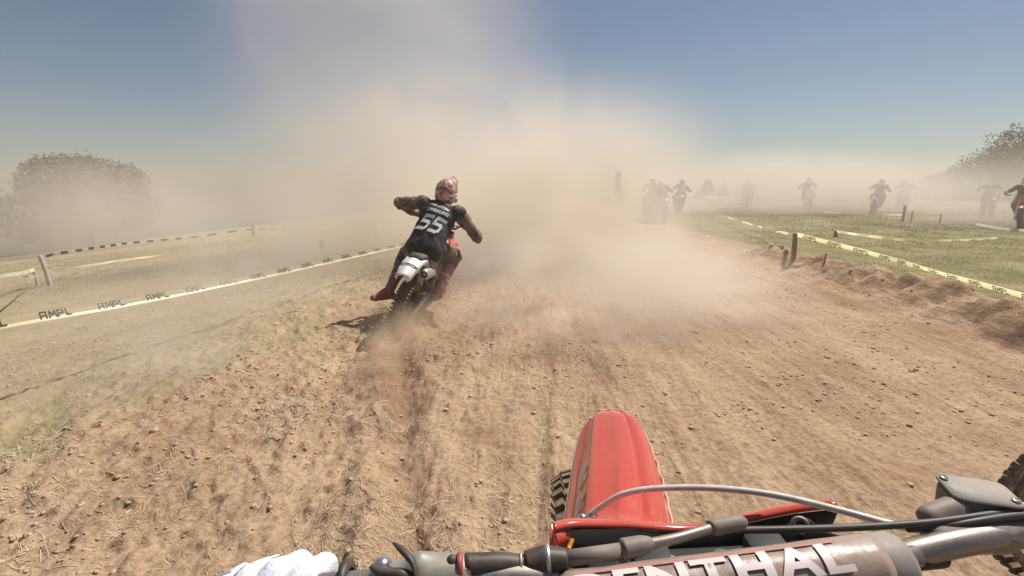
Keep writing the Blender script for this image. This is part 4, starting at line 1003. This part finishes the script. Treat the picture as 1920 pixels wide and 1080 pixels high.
bm = bmesh.new(); e1 = a1-ax*.004; lathe(bm, [(0, .02), (0, .0247), (.006, .0254), (.022, .0250), (.027, .0225), (.027, .004)], e1, ax, 32, False); ow('pad_end', bm, 'caplid', bar)
def padtext(s, size, s0, t0, m, wx, name, off):
    bm = textmesh(s, size, offset=.035, space=1.12)
    for v in bm.verts:
        t = t0-(v.co.y)/.0258; ss = s0+v.co.x*wx; r = .0258+off
        v.co = a0+ax*ss+(u0*math.cos(t)+v0*math.sin(t))*r*(1+.018*mnoise.noise(Vector((ss*25, math.cos(t)*2, math.sin(t)*2))))
    ow(name, bm, m, pad, smooth=False)
sgn = 1 if v0.y < 0 else -1
M_t = .42
padtext('RENTHAL', .032, Lp*.47, sgn*M_t, 'padletter', 1.55, 'lettering', .0016)
bm = bmesh.new()
for (ta, tb) in ((-.25, -.12), (.93, 1.05)):
    loft(bm, [[a0+ax*(Lp*(.07+.80*k/20))+(u0*math.cos(sgn*t)+v0*math.sin(sgn*t))*.0268 for t in (ta, (ta+tb)/2, tb)] for k in range(21)])
ow('red_stripes', bm, 'padred', pad, smooth=False)

# brake hose and cables
bm = bmesh.new()
M['hose'] = mat('clear_sleeved_hose', (.74, .69, .64), .3, dust=.25, coat=.4, vscale=60)
tube(bm, [P(1106, 966, .60), P(1130, 948, .595), P(1170, 926, .585), P(1230, 916, .575), P(1330, 915, .56), P(1440, 926, .54), P(1560, 953, .51), P(1680, 985, .485), P(1760, 1000, .475)], .0038, 12)
hs = ow('brake_hose', bm, 'hose')
bm = bmesh.new(); tube(bm, [P(1098, 974, .60), P(1118, 962, .598)], .0052, 10); ball(bm, P(1092, 972, .60), .006); ow('hose_fitting', bm, 'chrome', hs)
bm = bmesh.new(); tube(bm, [P(1060, 1048, .43), P(1168, 1033, .435)], .0072, 12); tube(bm, [P(1165, 1034, .435), P(1172, 1033, .435)], .0085, 12)
cc = ow('clutch_cable_adjuster', bm, 'grey')
bm = bmesh.new(); tube(bm, [P(1168, 1030, .435), P(1205, 1022, .438), P(1222, 1017, .44)], [.0095, .0085, .005], 12); ow('rubber_boot', bm, 'grey', cc)
bm = bmesh.new(); tube(bm, [P(1215, 1020, .44), P(1270, 1009, .445), P(1335, 990, .455)], .0048, 12); ow('cable_tube', bm, 'steel', cc)
bm = bmesh.new(); tube(bm, [P(1332, 990, .455), P(1340, 988, .456), P(1385, 980, .46), P(1395, 981, .462)], [.006, .0078, .0075, .004], 12); ow('rubber_boot', bm, 'grey', cc)
bm = bmesh.new(); tube(bm, [P(1380, 994, .47), P(1500, 992, .465), P(1620, 988, .46), P(1740, 980, .455), P(1840, 967, .455), P(1930, 953, .46), P(2080, 935, .47)], .0035, 10); ow('throttle_cable', bm, 'black')
bm = bmesh.new(); tube(bm, [P(1700, 991, .458), P(1800, 982, .452), P(1880, 970, .452), P(1940, 964, .455), P(2080, 950, .47)], .0037, 10); ow('throttle_cable', bm, 'black')
# front brake reservoir and perch on the right
rz = P(1834, 924, .475); qr = Matrix.Rotation(R(-12), 3, 'Z') @ Matrix.Rotation(R(2), 3, 'Y') @ Matrix.Rotation(R(6), 3, 'X')
def rbox(bm, c, hx, hy, z0, z1, q, top=1.0, n=6, sq=.35):
    lo, hi = [], []
    for k in range(48):
        a = 2*math.pi*k/48; cx, cy_ = math.cos(a), math.sin(a); s = lambda v: math.copysign(abs(v)**sq, v)
        lo.append((s(cx)*hx, s(cy_)*hy)); 
    rows = [(z0, .80), (z0+.004, .84), (z1-.002, top), (z1, top*.97)]
    vs = [[bm.verts.new(c+q @ Vector((x*f, y*f, z))) for x, y in lo] for z, f in rows]
    for A, B in zip(vs, vs[1:]):
        for k in range(48): bm.faces.new((A[k], A[(k+1) % 48], B[(k+1) % 48], B[k]))
    bm.faces.new(vs[0][::-1]); bm.faces.new(vs[-1])
bm = bmesh.new(); rbox(bm, rz, .029, .017, -.042, -.003, qr); mc = ow('brake_reservoir', bm, 'grey', bar)
bm = bmesh.new(); rbox(bm, rz, .031, .019, -.003, .0035, qr, 1.0); cap = ow('reservoir_cap', bm, 'alu', mc)
cap.data.materials[0] = M['caplid']
for sx, sy in ((-.8, .62), (.8, -.5)):
    bm = bmesh.new(); lathe(bm, [(0, .0015), (.0005, .0038), (.002, .0036), (.002, .0018)], rz+qr @ Vector((.031*sx, .019*sy, .0036)), qr @ Vector((0, 0, 1)), 16, False); ow('cap_screw', bm, 'chrome', cap)
bm = bmesh.new(); caps(bm, P(1742, 968, .465), P(1790, 952, .47), .011, .012); caps(bm, P(1760, 1008, .455), P(1868, 1005, .455), .0145, .0165, 16); caps(bm, P(1868, 1005, .455), P(1925, 990, .46), .0165, .013, 16); caps(bm, P(1830, 960, .468), P(1830, 1000, .458), .010, .012)
fuse('brake_perch', bm, .0035, 'grey', bar, 3, world=OW)
bm = bmesh.new(); tube(bm, [P(1880, 945, .475), P(1930, 950, .48), P(2100, 940, .52)], [.008, .007, .006], 10, flat=.6); ow('brake_lever', bm, 'alu', bar)
bm = bmesh.new(); tube(bm, [P(1930, 1000, .458), P(2260, 968, .49)], .0175, 14); ow('grip', bm, 'black', bar)
bm = bmesh.new(); caps(bm, P(1695, 1050, .44), P(1760, 1046, .445), .010, .009); ow('throttle_housing', bm, 'inner', bar)
# left controls: perch, lever, hot start lever, red adjuster
bm = bmesh.new()
caps(bm, P(785, 1064, .418), P(850, 1068, .42), .0135, .010); caps(bm, P(715, 1080, .415), P(790, 1072, .418), .011, .0130); caps(bm, P(788, 1052, .418), P(840, 1062, .42), .0085, .007); caps(bm, P(800, 1080, .42), P(860, 1075, .42), .02, .016)
pch = fuse('clutch_perch', bm, .003, 'alu', bar, 3, world=OW)
M['perch'] = mat('greenish_grey_perch', (.30, .31, .28), .4, .3, dust=.3); pch.data.materials.clear(); pch.data.materials.append(M['perch'])
bm = bmesh.new(); ball(bm, P(716, 1060, .403), (.0085, .0085, .007)); ow('pivot_bolt', bm, 'chrome', pch)
bm = bmesh.new(); tube(bm, [P(738, 1018, .41), P(752, 1030, .405), P(768, 1046, .398), P(777, 1062, .393), P(782, 1090, .388)], [.002, .0048, .0055, .004, .0035], 10, flat=.6); ow('start_lever', bm, 'black', pch)
bm = bmesh.new(); tube(bm, [P(695, 1062, .395), P(715, 1073, .392), P(760, 1079, .392), P(800, 1100, .395)], [.002, .0042, .005, .005], 10); ow('lever_hook', bm, 'black', pch)
bm = bmesh.new(); tube(bm, [P(725, 1088, .41), P(560, 1090, .45), P(330, 1120, .47)], .006, 10, flat=.6); ow('clutch_lever', bm, 'alu', bar)
bm = bmesh.new(); lathe(bm, [(-.003, .006), (-.002, .0115), (.002, .0115), (.003, .006)], P(864, 1062, .418), (1, .1, .1), 18, False); box(bm, P(868, 1072, .417), (.01, .012, .016), Matrix.Rotation(.4, 3, 'Y')); caps(bm, P(860, 1044, .42), P(864, 1052, .42), .003, .004, 8)
ow('adjuster', bm, 'reddark', pch)
bm = bmesh.new(); ball(bm, P(848, 1056, .417), (.006, .006, .008)); tube(bm, [P(872, 1060, .42), P(940, 1057, .425), P(985, 1060, .428)], [.010, .0095, .0085], 12); tube(bm, [P(985, 1055, .428), P(1022, 1050, .43), P(1064, 1050, .43)], [.0095, .0125, .0095], 12)
tube(bm, [P(870, 1078, .42), P(950, 1068, .425), P(1000, 1063, .427)], .006, 10)
ow('cable_boot', bm, 'black', pch)
bm = bmesh.new(); lathe(bm, [(-.001, .010), (.001, .0106), (.001, .009), (-.001, .009)], P(978, 1058, .428), (1, 0, .1), 20); lathe(bm, [(-.002, .0125), (.002, .0135), (.002, .010), (-.002, .010)], P(1028, 1050, .43), (1, 0, .1), 20); ow('cable_clip', bm, 'alu', pch)
bm = bmesh.new(); tube(bm, [P(640, 1116, .42), P(250, 1160, .43)], .0175, 14); ow('grip', bm, 'black', bar)
bm = bmesh.new(); c = P(650, 1098, .419); lathe(bm, [(-.004, .014), (-.003, .021), (.003, .021), (.004, .014)], c, (1, .05, .1), 24, False); ow('grip_flange', bm, 'black', bar)
bm = bmesh.new(); tube(bm, [P(1066, 1030, .47), P(1074, 1010, .50), P(1082, 990, .53)], .0025, 8); tube(bm, [P(1050, 1050, .44), P(1044, 1025, .50), P(1036, 1000, .58)], .0025, 8); ow('brake_line_loop', bm, 'gold')

# ------------------------------------------------------------ the rider holding the camera: only the left glove and forearm are in view
pov = empty('person', (P(500, 1100, .42).x, P(500, 1100, .42).y, 0)); tag(pov, 'filming rider, of whom only the white left glove on the grip shows', 'person', 'riders on the track')
bpy.context.view_layer.update(); PW = pov.matrix_world.copy()
gl0 = P(640, 1146, .42); gl1 = P(250, 1176, .43); gx = (gl1-gl0).normalized()       # towards the bar end
hc = gl0+gx*.070
upv = Vector((0, .30, .95)).normalized(); fwv = Vector((.1, .95, -.1)).normalized()
elbow = hc-fwv*.24-Vector((.16, 0, .02)); wrist = hc-fwv*.060-upv*.004
bm = bmesh.new(); caps(bm, wrist, elbow, .030, .048); caps(bm, hc-fwv*.03, wrist, .034, .03); caps(bm, elbow, elbow+Vector((.10, -.22, .10)), .05, .06)
arm = fuse('body', bm, .008, 'skin', pov, 4, world=PW)
bm = bmesh.new()
for k in range(4):
    c = hc+gx*(-.037+.0265*k)
    r0 = (.0122, .0132, .0128, .011)[k]; lg = (.94, 1.04, 1.0, .84)[k]
    kn = c+upv*(.030+(.003, .006, .003, -.002)[k]*1.0)-fwv*.004; pp = c+upv*.019+fwv*.036*lg; dp = c-upv*.010+fwv*.040*lg; tp_ = c-upv*.030+fwv*.014*lg
    caps(bm, hc-fwv*.035+gx*(-.022+.015*k)+upv*.018, kn, .014, r0*1.18, 12)
    caps(bm, kn, pp, r0*1.15, r0, 12); caps(bm, pp, dp, r0, r0*.95, 12); caps(bm, dp, tp_, r0*.95, r0*.8, 12)
ball(bm, hc-fwv*.028+upv*.012, (.046, .036, .019)); caps(bm, wrist-gx*.0, hc-fwv*.03, .034, .036, 16); caps(bm, wrist, wrist-fwv*.05-Vector((.03, 0, 0)), .034, .040, 16)
t0 = hc-gx*.040-fwv*.030; t1 = t0-gx*.018+fwv*.018-upv*.010; t2 = t1+fwv*.028-upv*.012+gx*.004
caps(bm, t0, t1, .0155, .0135, 12); caps(bm, t1, t2, .0135, .0105, 12)
gv = fuse('glove', bm, .0028, 'glove', pov, 3, .0016, 60, world=PW)
M['glovegrey'] = mat('grey_glove_print', (.22, .23, .27), .8, dust=.05); M['glovepink'] = mat('pink_glove_print', (.7, .25, .33), .8, dust=.05)
def gdecal(name, s, size, o, xd, m, **k):
    xd = Vector(xd).normalized(); yd = fwv-xd*xd.dot(fwv)
    return decal(name, s, size, PW.inverted() @ Vector(o), xd, yd, gv, m, gv, .0012, **k)
gdecal('glove_print', '///', .035, hc+gx*.034-fwv*.004+upv*.03, -gx, 'glovegrey', offset=.03)
gdecal('glove_print', '//', .02, hc-gx*.008+fwv*.012+upv*.03, -gx, 'glovepink', offset=.03)
bm = bmesh.new(); caps(bm, wrist-fwv*.035-Vector((.02, 0, 0)), elbow, .042, .058, 18); caps(bm, elbow, elbow+Vector((.10, -.22, .10)), .06, .075, 18)
fuse('sleeve', bm, .008, 'shirtr', pov, 4, .006, 16, world=PW)

# ------------------------------------------------------------ neighbour's bike leaning away at the right edge
nb = copy_tree(moto); nb['label'] = 'motocross bike leaning away at the lower right edge, only its front wheel in view'
place(nb, (1.72, .02, -.02), R(9), R(29))
# ------------------------------------------------------------ dust
def dustmat(name, dens, scale=.6, lo=.35, hi=.75, seed=0.0, power=1.0, col=(.965, .89, .79), g=.2, stretch=(1, 1, 1)):
    m = bpy.data.materials.new(name); m.use_nodes = True; t = m.node_tree; t.nodes.clear(); L = t.links.new
    out = N(t, 'ShaderNodeOutputMaterial'); v = N(t, 'ShaderNodeVolumePrincipled'); L(v.outputs[0], out.inputs['Volume'])
    v.inputs['Color'].default_value = (*col, 1); v.inputs['Anisotropy'].default_value = g
    tc = N(t, 'ShaderNodeTexCoord'); ln = N(t, 'ShaderNodeVectorMath', operation='LENGTH'); L(tc.outputs['Object'], ln.inputs[0])
    f = N(t, 'ShaderNodeMapRange', interpolation_type='SMOOTHERSTEP'); f.inputs[1].default_value = 1.0; f.inputs[2].default_value = .15; f.inputs[3].default_value = 0; f.inputs[4].default_value = 1
    L(ln.outputs['Value'], f.inputs[0])
    geo = N(t, 'ShaderNodeNewGeometry'); ad = N(t, 'ShaderNodeVectorMath', operation='MULTIPLY_ADD'); ad.inputs[1].default_value = stretch; ad.inputs[2].default_value = (seed, seed*1.7, seed*.3)
    L(geo.outputs['Position'], ad.inputs[0])
    n = N(t, 'ShaderNodeTexNoise'); n.inputs['Scale'].default_value = scale; n.inputs['Detail'].default_value = 4; n.inputs['Roughness'].default_value = .55; n.inputs['Distortion'].default_value = .7
    L(ad.outputs[0], n.inputs['Vector'])
    q = N(t, 'ShaderNodeMapRange', interpolation_type='SMOOTHSTEP'); q.inputs[1].default_value = lo; q.inputs[2].default_value = hi; L(n.outputs[0], q.inputs[0])
    mu = N(t, 'ShaderNodeMath', operation='MULTIPLY'); L(f.outputs[0], mu.inputs[0]); L(q.outputs[0], mu.inputs[1])
    m2 = N(t, 'ShaderNodeMath', operation='MULTIPLY'); L(mu.outputs[0], m2.inputs[0]); m2.inputs[1].default_value = dens
    L(m2.outputs[0], v.inputs['Density']); return m
ICO = None
def dust(label, c, r, dens, rot=(0, 0, 0), **k):
    global ICO
    if ICO is None:
        bm = bmesh.new(); bmesh.ops.create_icosphere(bm, subdivisions=3, radius=1.0); ICO = True
    else:
        bm = bmesh.new(); bmesh.ops.create_icosphere(bm, subdivisions=3, radius=1.0)
    me = bpy.data.meshes.new('dust_cloud'); bm.to_mesh(me); bm.free()
    o = link('dust_cloud', me, None, dustmat('dust', dens, **k)); o.location = c; o.scale = r; o.rotation_euler = rot
    tag(o, label, 'dust', kind='stuff'); return o
def PD(px, py, d): return P(px, py, d)
# tall plume rising behind rider 55
dust('tall dust plume rising behind rider 55 to the top of the frame', PD(725, 150, 15), (7.2, 5.0, 10), .19, (0, R(-4), 0), scale=.30, lo=.0, hi=.95, seed=6)
dust('thick rolling dust behind rider 55', PD(830, 370, 12), (6.2, 4.5, 4.2), .62, scale=.5, lo=.28, hi=.75, seed=8)
dust('dense dust bank in the middle of the track', PD(1060, 430, 9.5), (4.3, 3.6, 3.7), .8, scale=.55, lo=.32, hi=.66, seed=12)
dust('low dust drifting towards the camera in the middle of the track', PD(1130, 575, 5.5), (2.7, 2.3, 1.25), 1.7, scale=.9, lo=.30, hi=.68, seed=15)
dust('dust hanging just beyond rider 55 on the right', PD(930, 470, 8.0), (2.6, 2.0, 1.5), .8, scale=.7, lo=.28, hi=.68, seed=51)
dust('thin tongue of dust trailing to the right edge of the track', PD(1330, 520, 7.2), (2.4, 1.6, .8), 1.1, (0, R(10), 0), scale=.7, lo=.3, hi=.75, seed=16)
dust('dust sheet in front of the distant riders', PD(1290, 420, 15), (5.5, 5.0, 2.4), .09, scale=.35, lo=.25, hi=.72, seed=17)
dust('dust bank left of rider 55', PD(600, 450, 9), (4.0, 3.0, 1.7), .40, scale=.5, lo=.25, hi=.72, seed=19)
dust('thin low dust over the left field', PD(450, 570, 5.6), (3.2, 1.8, 1.1), .5, scale=.7, lo=.36, hi=.68, seed=21)
dust('low dust puff over the straw at the left', PD(230, 690, 3.7), (2.0, 1.0, .7), .75, scale=1.0, lo=.38, hi=.7, seed=25)
dust('broad dust drifting across the left field', PD(360, 400, 20), (13, 6, 4.4), .075, scale=.22, lo=.25, hi=.7, seed=28)
dust('dust round the foot of the left tree', PD(170, 420, 29), (12, 5, 5.4), .25, scale=.25, lo=.2, hi=.7, seed=31)
dust('dust over the riders on the crest', PD(1480, 370, 24), (13, 5, 3.2), .62, scale=.22, lo=.2, hi=.7, seed=35)
dust('dust before the trees at the right edge', PD(1900, 385, 17), (7, 5, 3.0), .17, scale=.22, lo=.15, hi=.7, seed=38)
dust('soil and dust thrown up behind the rear wheel of rider 55', PD(742, 665, 4.0), (.36, .85, .50), 4.5, scale=3.0, lo=.36, hi=.66, seed=41, col=(.90, .72, .54))
dust('dust under the bike of rider 55', PD(800, 600, 4.9), (.8, .8, .34), 2.2, scale=1.8, lo=.3, hi=.7, seed=44, col=(.90, .72, .54))
# even haze in the air round everything
bm = bmesh.new(); box(bm, (0, 30, 3.0), (150, 90, 15))
hz = obj('haze', bm, None, None, False); tag(hz, kind='stuff')
m = bpy.data.materials.new('haze'); m.use_nodes = True; t = m.node_tree; t.nodes.clear()
o_ = N(t, 'ShaderNodeOutputMaterial'); v = N(t, 'ShaderNodeVolumePrincipled'); v.inputs['Color'].default_value = (.92, .86, .78, 1); v.inputs['Density'].default_value = .0035; v.inputs['Anisotropy'].default_value = .2
t.links.new(v.outputs[0], o_.inputs['Volume']); hz.data.materials.clear(); hz.data.materials.append(m)
